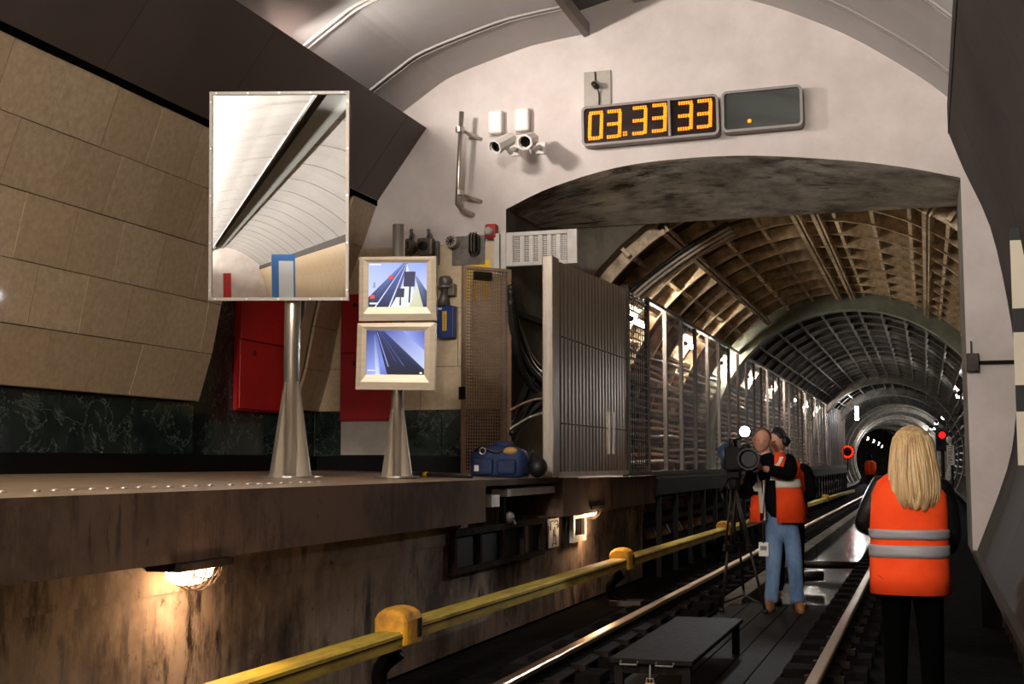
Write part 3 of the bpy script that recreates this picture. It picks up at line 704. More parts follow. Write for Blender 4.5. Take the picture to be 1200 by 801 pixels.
for i, (u, v) in enumerate(((1015, 513), (1022, 516), (1028, 519), (1032, 522))):
    tunnel_lamp(at(u, v, y=78+4*i), 1.0, 'small distant lamp low on the left of the deep tunnel, %s from the left' % ORD[i], True, 'small distant lamps', r=.12)
# cables on the right side of the tunnel
for i in range(9):
    z = 1.0+.25*i; x = TC[0]+math.sqrt((TR-.2)**2-(z-TC[1])**2)-.03
    c = B().tube([(x, 13.9+2*k, z+.025*math.sin(k*1.9+i)) for k in range(24)], .03, 6).build('wall_cable', 'cable', None, smooth=True)
    tag(c, 'black cable running along the right tunnel wall, %s from the bottom' % ORD[i], 'cable', 'cables on the right tunnel wall')
# red signal, number plate, ring signal
p = at(1104, 509.5, y=30)
sg = thing('signal_light', 'black railway signal showing a red light on the right of the tunnel', 'signal', (p.x, 30, p.z-.35))
B().box((p.x-.14, 30.02, p.z-.35), (p.x+.14, 30.22, p.z+.18)).build('case', 'blackmetal', sg, bevel=.02)
B().lathe([(.10, 0), (.10, .10), (.085, .10), (.085, 0)], (p.x, 29.92, p.z), (0, 1, 0), 16, False).build('hood', 'blackmetal', sg, smooth=True)
B().lathe([(.075, 0), (.06, -.02), (.0, -.03)], (p.x, 30.0, p.z), (0, 1, 0), 14).build('lens', 'sig_red', sg, smooth=True)
B().tube([(p.x, 30.1, p.z-.35), (p.x, 30.1, -.02)], .04, 8).build('mast', 'blackmetal', sg)
c = at(1114, 533, y=25)
pl = thing('number_plate', 'narrow white upright plate with dark letters beside the red signal', 'sign', (c.x, 25, c.z-.18))
hh = abs(at(1114, 522, y=25).z-at(1114, 545, y=25).z)/2; hw = .065
B().box((c.x-hw, 25, c.z-hh), (c.x+hw, 25.015, c.z+hh)).build('plate', 'white_paint', pl)
text_mesh('ТРМЕЦ', .10, (c.x, 24.996, c.z), (0, 0, 1), (-1, 0, 0)).build('letters', 'text', pl)
B().tube([(c.x+.02, 25.05, c.z+hh), (c.x+.02, 25.05, -.02)], .025, 8).build('post', 'darksteel', pl)
B().sphere((c.x-.02, 25.03, c.z+hh+.10), .05, .05, .07).build('lamp_knob', 'white_paint', pl, smooth=True)
c = at(993, 529, y=54)
rs = thing('ring_signal', 'ring of red lights at the far end of the fence', 'signal', (c.x, 54, c.z-.3))
rr = .22
B().lathe([(rr*1.35, 0), (rr*1.35, .06)], (c.x, 54.02, c.z), (0, 1, 0), 20).build('plate', 'blackmetal', rs)
for k in range(14):
    a = 2*math.pi*k/14; B().sphere((c.x+rr*math.cos(a), 53.99, c.z+rr*math.sin(a)), .045, n=8, m=5).build('lamp', 'led_red', rs, smooth=True)
B().tube([(c.x, 54.1, c.z), (c.x, 54.1, 1.1)], .03, 6).build('post', 'blackmetal', rs)

# ================================================================== THINGS ON THE END WALL
# tile cladding on the bulkhead, left of the mouth
zt_l, zt_r = at(421, 283.6, y=D).z, at(573, 275.7, y=D).z
rows = [1.927, 2.36, 2.95, 3.60]
for r in range(3):
    xs = list(np.arange(-5.95+(.28 if r % 2 else .5), -3.99, .62)); xs = [-6.0]+xs+[-3.98]
    for xa, xb in zip(xs[:-1], xs[1:]):
        if xb-xa < .05: continue
        B().box((xa+.003, D-.03, rows[r]+.003), (xb-.003, D-.002, rows[r+1]-.003)).build('tile', 'tile_lit', wall_end)
B().box((-6.0, D-.012, 1.92), (-3.98, D, 3.60)).build('grout_bed', 'grout', wall_end)
for xa, xb in ((-6.0, -5.2), (-5.196, -4.6), (-4.596, -3.98)):
    B().box((xa, D-.03, 1.47), (xb, D-.002, 1.922)).build('marble_slab', 'marble', wall_end)
B().box((-6.0, D-.035, 1.2), (-3.96, D-.002, 1.468)).build('plinth', 'black', wall_end)

def cabinet(name, label, org, ux, un, w_, h_, group=None):
    """red fire cabinet: org = lower left corner, ux along the face, un outward"""
    org = Vector(org); ux = Vector(ux); un = Vector(un)
    t = thing(name, label, 'cabinet', org, group)
    def bx(s0, s1, z0, z1, d0, d1): 
        b = B(); b.obox(org+ux*((s0+s1)/2)+Z*((z0+z1)/2)+un*((d0+d1)/2), ux, un, Z, (s1-s0)/2, (d1-d0)/2, (z1-z0)/2); return b
    bx(0, w_, 0, h_, .001, .04).build('body', 'red', t)
    hm = h_*.53
    for za, zb in ((.015, hm-.006), (hm+.006, h_-.015)):
        d = bx(.02, w_-.02, za, zb, .041, .06).build('door', 'red', t, bevel=.004)
        hp = org+ux*(w_*.28)+Z*(zb-.10)+un*.062
        B().lathe([(.028, 0), (.028, .008), (.018, .012)], hp, un, 12).build('latch', 'red_dark', d)
        B().obox(hp+un*.014, ux, un, Z, .006, .004, .022).build('handle', 'blackmetal', d)
    return t
c1a, c1b = at(278, 480, x=-6.09), at(334, 483, x=-6.09)
cabinet('fire_cabinet', 'red two door cabinet in the dark marble recess behind the mirror pole', (-6.138, c1a.y, c1a.z), (0, 1, 0), (1, 0, 0), c1b.y-c1a.y, 1.25)
c2a, c2b = at(397, 493, y=11.9), at(461, 493, y=11.9)
cabinet('fire_cabinet', 'red two door cabinet on the end wall behind the monitors', (c2a.x, D-.032, c2a.z), (1, 0, 0), (0, -1, 0), c2b.x-c2a.x, at(397, 345, y=11.9).z-c2a.z)
o = B().box((c2a.x, D-.05, at(397, 533, y=11.9).z), (c2b.x, D-.032, c2a.z-.005)).build('access_panel', 'grey_panel', bevel=.004); tag(o, 'plain grey panel below the red cabinet on the end wall', 'panel')

def wp(u, v, off=0.0): return at(u, v, y=D-off)
def wcyl(b, u, v, r, d0, d1, n=16): b.lathe([(r, 0), (r, d1-d0)], Vector((wp(u, v).x, D-d1, wp(u, v).z)), (0, 1, 0), n); return b
S = (at(601, 300, y=D)-at(600, 300, y=D)).length         # metres per pixel on the wall
# two cast iron telephone/switch boxes
for i, (u, v) in enumerate(((483, 291), (503, 291))):
    c = wp(u, v)
    t = thing('wall_switch', ['round grey cast switch with lever, the left one above the monitors', 'square grey cast switch with lever, the right one above the monitors'][i], 'switch', (c.x, D, c.z-.1), 'grey switches above the monitors')
    if i == 0:
        B().lathe([(.075, 0), (.085, .02), (.085, .10), (.06, .14)], (c.x, D-.03, c.z), (0, -1, 0), 8).build('case', 'grey_cast', t, bevel=.006)
    else:
        B().box((c.x-.085, D-.14, c.z-.09), (c.x+.085, D-.031, c.z+.09)).build('case', 'grey_cast', t, bevel=.02)
        B().box((c.x+.09, D-.08, c.z-.18), (c.x+.13, D-.035, c.z+.06)).build('cover_flap', 'grey_cast', t, bevel=.008)
    B().lathe([(.045, 0), (.045, .03), (.03, .035), (.03, .01)], (c.x-.01, D-.14, c.z), (0, -1, 0), 14).build('dial', 'darksteel', t, smooth=False)
    B().tube([(c.x+.02, D-.10, c.z+.07), (c.x+.05, D-.14, c.z+.12), (c.x+.045, D-.14, c.z+.17)], [.018, .016, .02], 8).build('lever', 'grey_cast', t, smooth=True)
# plate with round and oval lamp
c = wp(550.5, 292)
t = thing('lamp_plate', 'grey metal plate carrying a round and an oval caged fitting', 'fitting', (c.x, D, c.z-.15))
B().box((c.x-.175, D-.045, wp(550, 311).z), (c.x+.175, D-.031, wp(550, 277).z)).build('back_plate', 'grey_cast', t, bevel=.004)
c1 = wp(535, 285.5); B().lathe([(.055, 0), (.06, .04), (.06, .12), (.045, .13), (.045, .115)], (c1.x, D-.045, c1.z), (0, -1, 0), 18).build('round_fitting', 'grey_panel', t)
b = B()
for k in range(4): a = math.pi/4*k; b.obox((c1.x, D-.172, c1.z), (math.cos(a), 0, math.sin(a)), (0, 1, 0), (-math.sin(a), 0, math.cos(a)), .045, .004, .005)
b.build('guard', 'darksteel', t)
c1 = wp(558.5, 287.5)
cap = [(c1.x+.06*math.sin(a), c1.z+(.06 if math.cos(a) > 0 else -.06)+.055*math.cos(a)) for a in np.linspace(0, 2*math.pi, 20, endpoint=False)]
B().prism([(x, D-.045, z) for x, z in cap], (0, -.05, 0)).build('oval_base', 'darksteel', t)
B().prism([(c1.x+(x-c1.x)*.8, D-.095, c1.z+(z-c1.z)*.85) for x, z in cap], (0, -.05, 0)).build('oval_lens', 'rust', t, bevel=.02)
b = B()
for dx in (-.03, 0, .03): b.tube([(c1.x+dx, D-.09, c1.z+.12), (c1.x+dx, D-.16, c1.z+.08), (c1.x+dx, D-.16, c1.z-.08), (c1.x+dx, D-.09, c1.z-.12)], .006, 5)
b.build('cage', 'grey_cast', t)
# red alarm
c = wp(578, 273)
t = thing('alarm_button', 'small red alarm fitting at the top left of the grille', 'alarm', (c.x, D, c.z-.08))
B().box((c.x-.06, D-.10, c.z-.07), (c.x+.06, D-.002, c.z+.08)).build('case', 'red', t, bevel=.02)
B().lathe([(.045, 0), (.045, .03), (.03, .05)], (c.x-.01, D-.10, c.z), (0, -1, 0), 14).build('button', 'grey_panel', t)
# cable gland horn and blue box
c = wp(526, 340)
t = thing('cable_funnel', 'grey cast cable funnel above the blue box', 'fitting', (c.x, D, wp(526, 360).z))
B().lathe([(.03, 0), (.065, .02), (.065, .09), (.05, .11), (.0, .115)], (c.x, D-.10, wp(526, 338).z), (0, 0, 1), 16).build('cap', 'grey_cast', t, smooth=True)
B().lathe([(.085, 0), (.085, .02)], (c.x, D-.10, wp(526, 339).z), (0, 0, 1), 16).build('flange', 'grey_cast', t)
B().tube([(c.x, D-.10, wp(526, 339).z), (c.x-.01, D-.10, wp(526, 349).z), (c.x-.015, D-.12, wp(526, 360).z)], [.036, .045, .065], 14).build('funnel', 'grey_cast', t, smooth=True)
B().box((c.x+.03, D-.12, wp(526, 348).z), (c.x+.10, D-.032, wp(526, 334).z)).build('bracket', 'grey_cast', t, bevel=.01)
x0, x1, z0, z1 = wp(518.5, 0).x, wp(537, 0).x, wp(527, 397).z, wp(527, 360).z
x0, x1 = wp(518.5, 378).x, wp(537, 378).x
t = thing('blue_box', 'dark blue box with an upright yellow lettered label on the tiles', 'box', ((x0+x1)/2, D, z0))
B().box((x0, D-.15, z0), (x1, D-.031, z1)).build('case', 'blue', t, bevel=.008)
xm = (x0+x1)/2-.005
B().box((xm-.022, D-.154, z0+.07), (xm+.022, D-.150, z1-.055)).build('yellow_label', 'yellow_label', t)
text_mesh('Т\nБ\nЛ\nВ\nВ\nО\nВ', .028, (xm, D-.156, (z0+z1)/2+.008), (1, 0, 0), (0, 0, 1), spacing=.95).build('letters', 'text', t)
B().box((x0+.012, D-.153, z1-.04), (x0+.05, D-.150, z1-.018)).build('white_tag', 'white_plastic', t)
# dark cables beside the monitors
o = B().tube(spline([wp(512, 300)-Vector((0, .05, 0)), wp(512, 330)-Vector((0, .05, 0)), wp(513, 372)-Vector((0, .06, 0)), wp(512, 398)-Vector((0, .05, 0))], 5), .025, 8).build('wall_conduit', 'rubber', None, smooth=True); tag(o, 'black cable dropping down the tiles left of the blue box', 'cable')
o = B().tube([wp(513, 381)-Vector((0, .06, 0)), wp(519, 376)-Vector((0, .10, 0))], .012, 6).build('short_lead', 'rubber', None, smooth=True); tag(o, 'short black lead plugged into the left side of the blue box', 'cable')
# yellow notice behind the gate
q = wp(562, 340); 
o = B().box((q.x-.16, D-.036, wp(562, 352).z), (q.x+.12, D-.031, wp(562, 305).z)).build('notice_board', 'yellow_label'); tag(o, 'yellow notice on the tiles seen through the perforated gate', 'notice')

# handrail
t = thing('wall_handrail', 'upright pale steel handrail fixed to the white wall', 'handrail', (wp(540, 248).x, D, wp(540, 248).z))
so = .24; a, c = at(541, 131, y=D-so), at(536, 240, y=D-so)
B().tube([(a.x, D-so, a.z), (c.x, D-so, c.z), (c.x+.03, D-so+.05, c.z-.04), (c.x+.08, D-.0, c.z-.06)], .025, 12).build('rail', 'steel', t, smooth=True)
for v in (152, 226):
    q = at(539, v, y=D-so); B().tube([(q.x-.035, D-so-.01, q.z), (q.x+.03, D-so+.04, q.z-.01), (q.x+.14, D, q.z-.05)], .02, 8).build('bracket', 'steel', t, smooth=True)
    B().lathe([(.045, 0), (.045, .05)], (q.x, D-so, q.z-.025), (0, 0, 1), 12).build('clamp', 'steel', t)
# cctv cameras and junction boxes
for i, (u, v) in enumerate(((583, 145), (614, 142))):
    c = wp(u, v)
    t = thing('junction_box', ['white box on the plaster, left of two above the cameras', 'white box on the plaster, right of two above the cameras'][i], 'box', (c.x, D, c.z-.13), 'white boxes above the cameras')
    B().box((c.x-.075, D-.09, c.z-.12), (c.x+.075, D, c.z+.12)).build('cover', 'white_plastic', t, bevel=.025)
    B().box((c.x-.082, D-.02, c.z-.13), (c.x+.082, D, c.z-.115)).build('base', 'grey_panel', t)
for i, (u, v, dirv) in enumerate(((592, 166, (-.32, -.86, -.50)), (621, 164, (.0, -1, -.36)))):
    c = wp(u, v); fwd = Vector(dirv).normalized(); ctr = at(u, v, y=D-.34)
    t = thing('cctv_camera', ['white surveillance camera turned to the left, the left of two', 'white surveillance camera facing the viewer, the right of two'][i], 'camera', (c.x+.10, D, c.z-.1), 'surveillance cameras')
    up = (Z-fwd*fwd.z).normalized(); rt = fwd.cross(up)
    ring = lambda s, r: [ctr+fwd*s+(rt*math.cos(k*math.pi/4+.39)+up*math.sin(k*math.pi/4+.39))*r for k in range(8)]
    B().loft([ring(-.12, .055), ring(-.09, .066), ring(.13, .070), ring(.16, .066)]).build('housing', 'white_plastic', t)
    B().loft([ring(.13, .078), ring(.19, .078), ring(.19, .062), ring(.155, .058)], cap=False).build('sun_hood', 'white_plastic', t)
    B().lathe([(.058, .156), (.05, .163)], ctr, fwd, 8).build('face', 'lens', t)
    B().lathe([(.03, .164), (.026, .172)], ctr, fwd, 12).build('lens', 'lens', t)
    base = Vector((wp(u+13, v+9).x, D, wp(u, v+11).z))
    B().tube([ctr-up*.06, ctr-up*.12+fwd*-.03, base+Vector((0, -.08, .0)), base], [.02, .024, .024, .03], 10).build('arm', 'white_plastic', t, smooth=True)
    B().box((base.x-.055, D-.02, base.z-.06), (base.x+.055, D, base.z+.06)).build('base_plate', 'white_plastic', t, bevel=.005)
# clock, hung on the wall; rises slightly to the right as on the photo
yo = .14
def frame_box(t, P, m, name, th=.13, rim=.024, face='clock_face'):
    """P: four corners ll, lr, ur, ul on the front plane"""
    ll, lr, ur, ul = [Vector(p) for p in P]; n_ = Vector((0, 1, 0))
    c = (ll+lr+ur+ul)/4; rx = (lr-ll).normalized(); rz = (ul-ll).normalized(); hw = (lr-ll).length/2; hh = (ul-ll).length/2
    def rr(hw, hh, r, k=4):
        out = []
        for sx, sz, a0 in ((1, 1, 0), (-1, 1, 90), (-1, -1, 180), (1, -1, 270)):
            for i in range(k+1):
                a = math.radians(a0+90*i/k); out.append(c+rx*(sx*(hw-r)+r*math.cos(a))+rz*(sz*(hh-r)+r*math.sin(a)))
        return out
    o1 = rr(hw, hh, .05); i1 = rr(hw-rim, hh-rim, .03)
    B().loft([[p+n_*th for p in o1], o1, i1, [p+n_*.02 for p in i1], [p+n_*th for p in i1]], cap=False).build('frame', m, t)
    B().prism([p+n_*.02 for p in i1], n_*.03).build(name, face, t)
    return c, rx, rz, hw, hh
Pd = [at(u, v, y=D-yo) for u, v in ((682, 172), (843, 157.5), (841, 108), (681, 125.5))]
tcl = thing('interval_clock', 'long LED clock reading 03.33 33 in amber digits over the tunnel mouth', 'clock', (Pd[0].x, D-yo, Pd[0].z))
c, rx, rz, hw, hh = frame_box(tcl, Pd, 'clock_frame', 'face')
n0 = Vector((0, -1, 0))
B().obox(c+rx*(hw*.30)+n0*.0, rx, n0, rz, .012, .025, hh-.02).build('divider', 'clock_frame', tcl)
SEG = {'0': 'abcdef', '3': 'abcdg'}
def led_digit(ch, cc, h_, w_, slant=.05):
    P = {'tl': (-w_/2, h_/2), 'tr': (w_/2, h_/2), 'ml': (-w_/2, 0), 'mr': (w_/2, 0), 'bl': (-w_/2, -h_/2), 'br': (w_/2, -h_/2)}
    S_ = {'a': ('tl', 'tr'), 'b': ('tr', 'mr'), 'c': ('mr', 'br'), 'd': ('bl', 'br'), 'e': ('ml', 'bl'), 'f': ('tl', 'ml'), 'g': ('ml', 'mr')}
    b = B(); done = set()
    for s in SEG[ch]:
        p, q = P[S_[s][0]], P[S_[s][1]]; k = 5 if p[1] == q[1] else 6
        for i in range(k+1):
            x = p[0]+(q[0]-p[0])*i/k; z = p[1]+(q[1]-p[1])*i/k
            key = (round(x, 3), round(z, 3))
            if key in done: continue
            done.add(key)
            for dd in (-.008, .008):
                ox, oz = (0, dd) if p[1] == q[1] else (dd, 0)
                b.lathe([(.011, 0), (.007, .006)], cc+rx*(x+slant*z+ox)+rz*(z+oz)+n0*-.017, n0, 6)
    return b
dx_m = hw*2/ (843-682)
for ch, u, v in (('0', 697.5, 146.5), ('3', 719, 144.5), ('3', 749, 140.5), ('3', 772, 137.5), ('3', 802.5, 135), ('3', 825, 132.5)):
    cc = at(u, v, y=D-yo); led_digit(ch, cc, 28*S, 13.0*S).build('digit', 'led', tcl)
cc = at(732, 156, y=D-yo); b = B()
for a in (-.012, .012):
    for e in (-.012, .012): b.lathe([(.011, 0), (.007, .006)], cc+rx*a+rz*e+n0*-.017, n0, 6)
b.build('decimal_point', 'led', tcl)
Pb = [at(u, v, y=D-yo) for u, v in ((846, 155.5), (941, 147), (940, 98), (845, 107.5))]
tb_ = thing('blank_display', 'unlit grey display panel to the right of the amber clock', 'display', (Pb[0].x, D-yo, Pb[0].z))
c, rx2, rz2, hw2, hh2 = frame_box(tb_, Pb, 'clock_frame', 'face', face='screen_dark')
cc = at(878, 141, y=D-yo)
B().lathe([(.02, 0), (.014, .006)], cc+n0*-.017, n0, 8).build('indicator_light', 'led', tb_)
# both displays hang on small wall brackets
for tt, P_ in ((tcl, Pd), (tb_, Pb)):
    for f_ in (.25, .75):
        q = (Vector(P_[0])*(1-f_)+Vector(P_[1])*f_+Vector(P_[3])*(1-f_)+Vector(P_[2])*f_)/2
        B().box((q.x-.03, D-.06, q.z-.05), (q.x+.03, D, q.z+.05)).build('wall_bracket', 'darksteel', tt)
# grey plate with a padlock-like hook
c = wp(700.5, 102)
t = thing('hook_plate', 'greenish grey plate with a dark hook above the clock', 'plate', (c.x, D, c.z-.17))
B().box((c.x-.135, D-.02, wp(700, 124).z), (c.x+.135, D, wp(700, 84).z)).build('plate', 'grey_panel', t, bevel=.003)
B().tube([(c.x-.01, D-.02, c.z+.0), (c.x-.01, D-.12, c.z), (c.x+.02, D-.12, c.z-.03)], [.03, .028, .02], 8).build('hook', 'darksteel', t, smooth=True)
B().tube(spline([(c.x-.02, D-.03, wp(700, 85).z), (c.x-.015, D-.035, c.z+.06), (c.x+.0, D-.10, c.z), (c.x+.02, D-.04, c.z-.07), (c.x+.02, D-.035, wp(700, 124).z)], 5), .008, 6).build('wire', 'cable', t, smooth=True)
# box and clamp band on the right pillar
c = wp(1140, 425)
t = thing('pillar_box', 'small dark box with a stub aerial on the white pillar edge', 'box', (c.x, D, c.z-.1))
B().box((c.x-.055, D-.08, c.z-.08), (c.x+.05, D-.002, c.z+.08)).build('case', 'darksteel', t, bevel=.006)
B().tube([(c.x-.01, D-.04, c.z+.08), (c.x-.01, D-.04, c.z+.19)], .008, 6).build('aerial', 'darksteel', t)
B().box((c.x+.05, D-.03, c.z-.015), (wp(1190, 425).x, D-.001, c.z+.015)).build('clamp_band', 'rust', t)
# striped clearance marker
p = at(1196, 300, y=9.8)
t = thing('clearance_marker', 'upright black and white striped marker post at the right wall', 'marker', (p.x, 9.8, at(1196, 560, y=9.8).z))
vb = [265, 281, 361, 389, 451, 478, 563] ; vb = [267, 281, 361, 389, 451, 482, 545]
xa = at(1188, 400, y=9.8).x
for k in range(len(vb)-1):
    z1, z0 = at(1196, vb[k], y=9.8).z, at(1196, vb[k+1], y=9.8).z
    B().box((xa, 9.8, z0), (xa+.12, 9.83, z1)).build('band', 'text' if k % 2 == 0 else 'white_stripe', t)

# ================================================================== PLATFORM OBJECTS
# mirror on stand
pm = at(340, 559, z=1.296)
def refl_normal(u, v):
    r = Vector(ray(u, v)).normalized(); n = -(r+Vector((0, 1, 0))); return n.normalized()
mn = refl_normal(213, 345)
mt = thing('driver_mirror', 'large rectangular steel framed mirror on a finned pole', 'mirror', (pm.x, pm.y, 1.296))
pc = Vector((pm.x, pm.y-.09, 0))
C4 = [at_plane(u, v, (pc.x, pc.y, 2.5), mn) for u, v in ((244.5, 352.5), (408.5, 352.5), (411.5, 107), (247, 108.5))]
mc = sum(C4, Vector())/4; mr = ((C4[1]-C4[0])+(C4[2]-C4[3])).normalized(); mu = mn.cross(mr); mu = mu if mu.z > 0 else -mu
mw = (C4[1]-C4[0]).length/2; mh = (C4[3]-C4[0]).length/2
B().obox(mc+mn*.012, mr, mn, mu, mw-.012, .004, mh-.012).build('glass', 'mirror', mt)
for s, e in ((mr, mu), (mu, mr)):
    L_, T_ = (mw, mh) if s is mr else (mh, mw)
    for k in (-1, 1): B().obox(mc+e*k*(T_-.012)+mn*.01, s, mn, e, L_, .022, .011).build('frame_bar', 'mirror_frame', mt)
B().obox(mc-mn*.012, mr, mn, mu, mw-.02, .012, mh-.02).build('back_panel', 'grey_panel', mt)
for f_ in np.linspace(-.9, .9, 5):
    for e, T_, s, L_ in ((mu, mh, mr, mw), (mr, mw, mu, mh)):
        for k in (-1, 1): B().lathe([(.008, 0), (.006, .005)], mc+e*k*(T_-.012)+s*(f_*L_)+mn*.032, mn, 8).build('screw', 'steel', mt)
def finned_pole(t, p, top, r, fin_w, fin_h, z0):
    B().tube([(p.x, p.y, z0), (p.x, p.y, top)], r, 20).build('pole', 'steel', t, smooth=True)
    for k, a in enumerate((math.radians(-12), math.radians(78), math.radians(168), math.radians(258))):
        d = Vector((math.cos(a), math.sin(a), 0)); n_ = Vector((-d.y, d.x, 0))*.008
        q = Vector((p.x, p.y, z0))
        P = [q+d*r*.9, q+d*(r+fin_w), q+d*(r+fin_w*.86)+Z*.03, q+d*(r+.006)+Z*fin_h, q+d*r*.9+Z*fin_h]
        B().prism([x-n_ for x in P], n_*2).build('fin', 'steel', t)
    B().lathe([(fin_w+r+.03, 0), (fin_w+r+.03, .012)], (p.x, p.y, z0-.004), Z, 24).build('base_plate', 'steel', t)
finned_pole(mt, pm, mc.z+.3, .060, .145, .68, 1.30)
B().box((pm.x-.2, pm.y-.09, mc.z-.1), (pm.x+.2, pm.y-.05, mc.z+.1)).build('clamp', 'steel', mt)
# monitors
pq = at(465, 559.5, z=1.292)
ms = thing('monitor_stand', 'round steel pole with triangular fins carrying two monitors', 'stand', (pq.x, pq.y, 1.292))
finned_pole(ms, pq, at(470, 263, y=pq.y).z, .046, .095, .50, 1.297)
def lin3(c): return [((x/255+0.055)/1.055)**2.4 for x in c]
m_s = bpy.data.materials.new('screen_picture'); m_s.use_nodes = True
nt = m_s.node_tree; bs = nt.nodes['Principled BSDF']; at_n = nt.nodes.new('ShaderNodeVertexColor'); at_n.layer_name = 'Col'
bs.inputs['Base Color'].default_value = (.01, .01, .01, 1); bs.inputs['Roughness'].default_value = .4; bs.inputs['Specular IOR Level'].default_value = .1
nt.links.new(at_n.outputs['Color'], bs.inputs['Emission Color']); bs.inputs['Emission Strength'].default_value = 1.0
M['screen'] = m_s
def monitor(label, quad, inner, pict, py):
    """quad/inner pixel corners ll lr ur ul; pict: list of (polygon in 0..1 screen coords, colours per vertex)"""
    Q = [at(u, v, y=py) for u, v in quad]; I = [at(u, v, y=py) for u, v in inner]
    # keep the housing square to the viewer: plane turned towards the driver
    nm = Vector((.27, -1, -.04)).normalized()
    Q = [at_plane(u, v, (pq.x, py, 2.2), nm) for u, v in quad]; I = [at_plane(u, v, (pq.x, py, 2.2), nm) for u, v in inner]
    t = thing('monitor', label, 'monitor', (Q[0]+Q[1])/2, 'monitors on the stand')
    bk_ = -nm
    B().loft([[p+bk_*.11 for p in Q], Q, [q*.5+p*.5+nm*.006 for p, q in zip(Q, I)], I, [p+bk_*.012 for p in I]], cap=False).build('bezel', 'steel_frame', t)
    cQ = sum(Q, Vector())/4
    B().prism([cQ+(p-cQ)*.96+bk_*.03 for p in Q], bk_*.08).build('housing', 'steel_frame', t)
    o = I[0]+bk_*.010; ex = I[1]-I[0]; ey = I[3]-I[0]
    b = B(); cols = []
    for k, (poly, cl) in enumerate(pict):
        b.add([o+ex*x+ey*y+nm*(.0004*k) for x, y in poly], [tuple(range(len(poly)))]); cols += cl if isinstance(cl, list) else [cl]*len(poly)
    s_ = b.build('screen', 'screen', t)
    ca = s_.data.color_attributes.new('Col', 'FLOAT_COLOR', 'POINT')
    for i_, c_ in enumerate(cols): ca.data[i_].color = (*lin3(c_), 1)
    return t
W_, LB, DK, BL = (232, 240, 252), (188, 206, 240), (32, 38, 66), (60, 74, 140)
full = [(0, 0), (1, 0), (1, 1), (0, 1)]
pict1 = [(full, [(214, 222, 244), (226, 232, 240), (150, 170, 240), (176, 192, 236)]),
         ([(0, 0), (.45, 0), (.68, .99), (.6, .99)], [DK, (40, 46, 80), (96, 112, 190), (96, 112, 190)]),
         ([(.0, .0), (.0, .22), (.60, 1), (.62, 1)], [(30, 34, 60), (44, 50, 90), (120, 140, 210), (120, 140, 210)]),
         ([(.10, 0), (.13, 0), (.635, .98), (.63, .98)], (216, 220, 240)), ([(.34, 0), (.37, 0), (.66, .98), (.655, .98)], (224, 226, 240)),
         ([(.38, 0), (.62, .55), (.66, .99), (.80, .3), (.74, 0)], [(236, 240, 246), (240, 244, 250), (230, 236, 250), (226, 230, 220), (232, 236, 240)]),
         ([(.60, .46), (.79, .46), (.81, .80), (.62, .80)], (60, 56, 88)), ([(.685, .1), (.71, .1), (.73, .46), (.70, .46)], (36, 36, 56)),
         ([(.48, .22), (.61, .22), (.62, .42), (.49, .42)], (58, 58, 84)), ([(.53, .04), (.56, .04), (.56, .22), (.54, .22)], (40, 40, 60)),
         ([(.70, .0), (.94, .0), (.84, .6), (.76, .2)], [(216, 214, 176), (206, 206, 170), (226, 226, 214), (220, 220, 196)]),
         ([(.94, 0), (1, 0), (1, .36), (.82, .72), (.81, .66)], [(36, 44, 70), (30, 36, 60), (60, 70, 110), (130, 146, 200), (110, 126, 180)]),
         ([(.34, .63), (.42, .63), (.43, .70), (.35, .70)], (236, 78, 44)), ([(.03, .18), (.11, .2), (.10, .28), (.04, .27)], (240, 90, 60)),
         ([(.08, .43), (.12, .43), (.12, .56), (.09, .56)], (150, 160, 190)), ([(.02, .06), (.16, .06), (.16, .1), (.02, .1)], (236, 240, 250)), ([(.02, .94), (.22, .94), (.22, .97), (.02, .97)], (236, 240, 250))]
pict2 = [(full, [(120, 140, 226), (50, 56, 90), (150, 164, 236), (60, 72, 150)]),
         ([(.0, .0), (.22, 0), (.16, .98), (.0, .98)], [(150, 168, 244), (176, 190, 250), (56, 66, 140), (40, 50, 120)]),
         ([(.16, .0), (.24, 0), (.16, .9), (.13, .9)], [(226, 232, 255), (190, 204, 250), (70, 84, 160), (110, 126, 200)]),
         ([(.36, 0), (1, 0), (1, .12), (.34, .98), (.16, .98)], [(30, 32, 50), (24, 26, 40), (44, 48, 76), (56, 66, 130), (46, 54, 110)]),
         ([(1, .22), (1, .12), (.30, .98), (.42, .98)], [(200, 212, 252), (196, 206, 246), (84, 98, 176), (96, 110, 190)]),
         ([(1, .22), (.42, .98), (1, .98)], [(196, 208, 252), (96, 110, 190), (160, 176, 246)]), ([(.62, .98), (1, .98), (1, .55)], [(150, 166, 236), (84, 98, 180), (130, 146, 226)]),
         ([(.37, .18), (.39, .18), (.19, .95), (.18, .95)], (150, 160, 214)), ([(.64, .2), (.655, .2), (.24, .95), (.235, .95)], (96, 104, 150)), ([(.50, .3), (.512, .3), (.22, .95), (.215, .95)], (78, 86, 130)),
         ([(.02, .08), (.15, .08), (.15, .11), (.02, .11)], (226, 232, 250)), ([(.92, .02), (.96, .02), (.96, .06), (.92, .06)], (255, 255, 255))]
monitor('steel framed monitor showing a bright track view, upper of two on the stand', ((420.5, 376), (510.5, 375), (511, 300), (421, 301)), ((431.5, 359.5), (500, 359.5), (500, 307.5), (431.5, 307.5)), pict1, pq.y-.17)
monitor('steel framed monitor showing a bluish dark track view, lower of two on the stand', ((416.5, 456), (508.5, 457), (510.5, 377.5), (419, 378.5)), ((429, 438.5), (497, 439), (497.5, 387.5), (429.5, 386.5)), pict2, pq.y-.18)
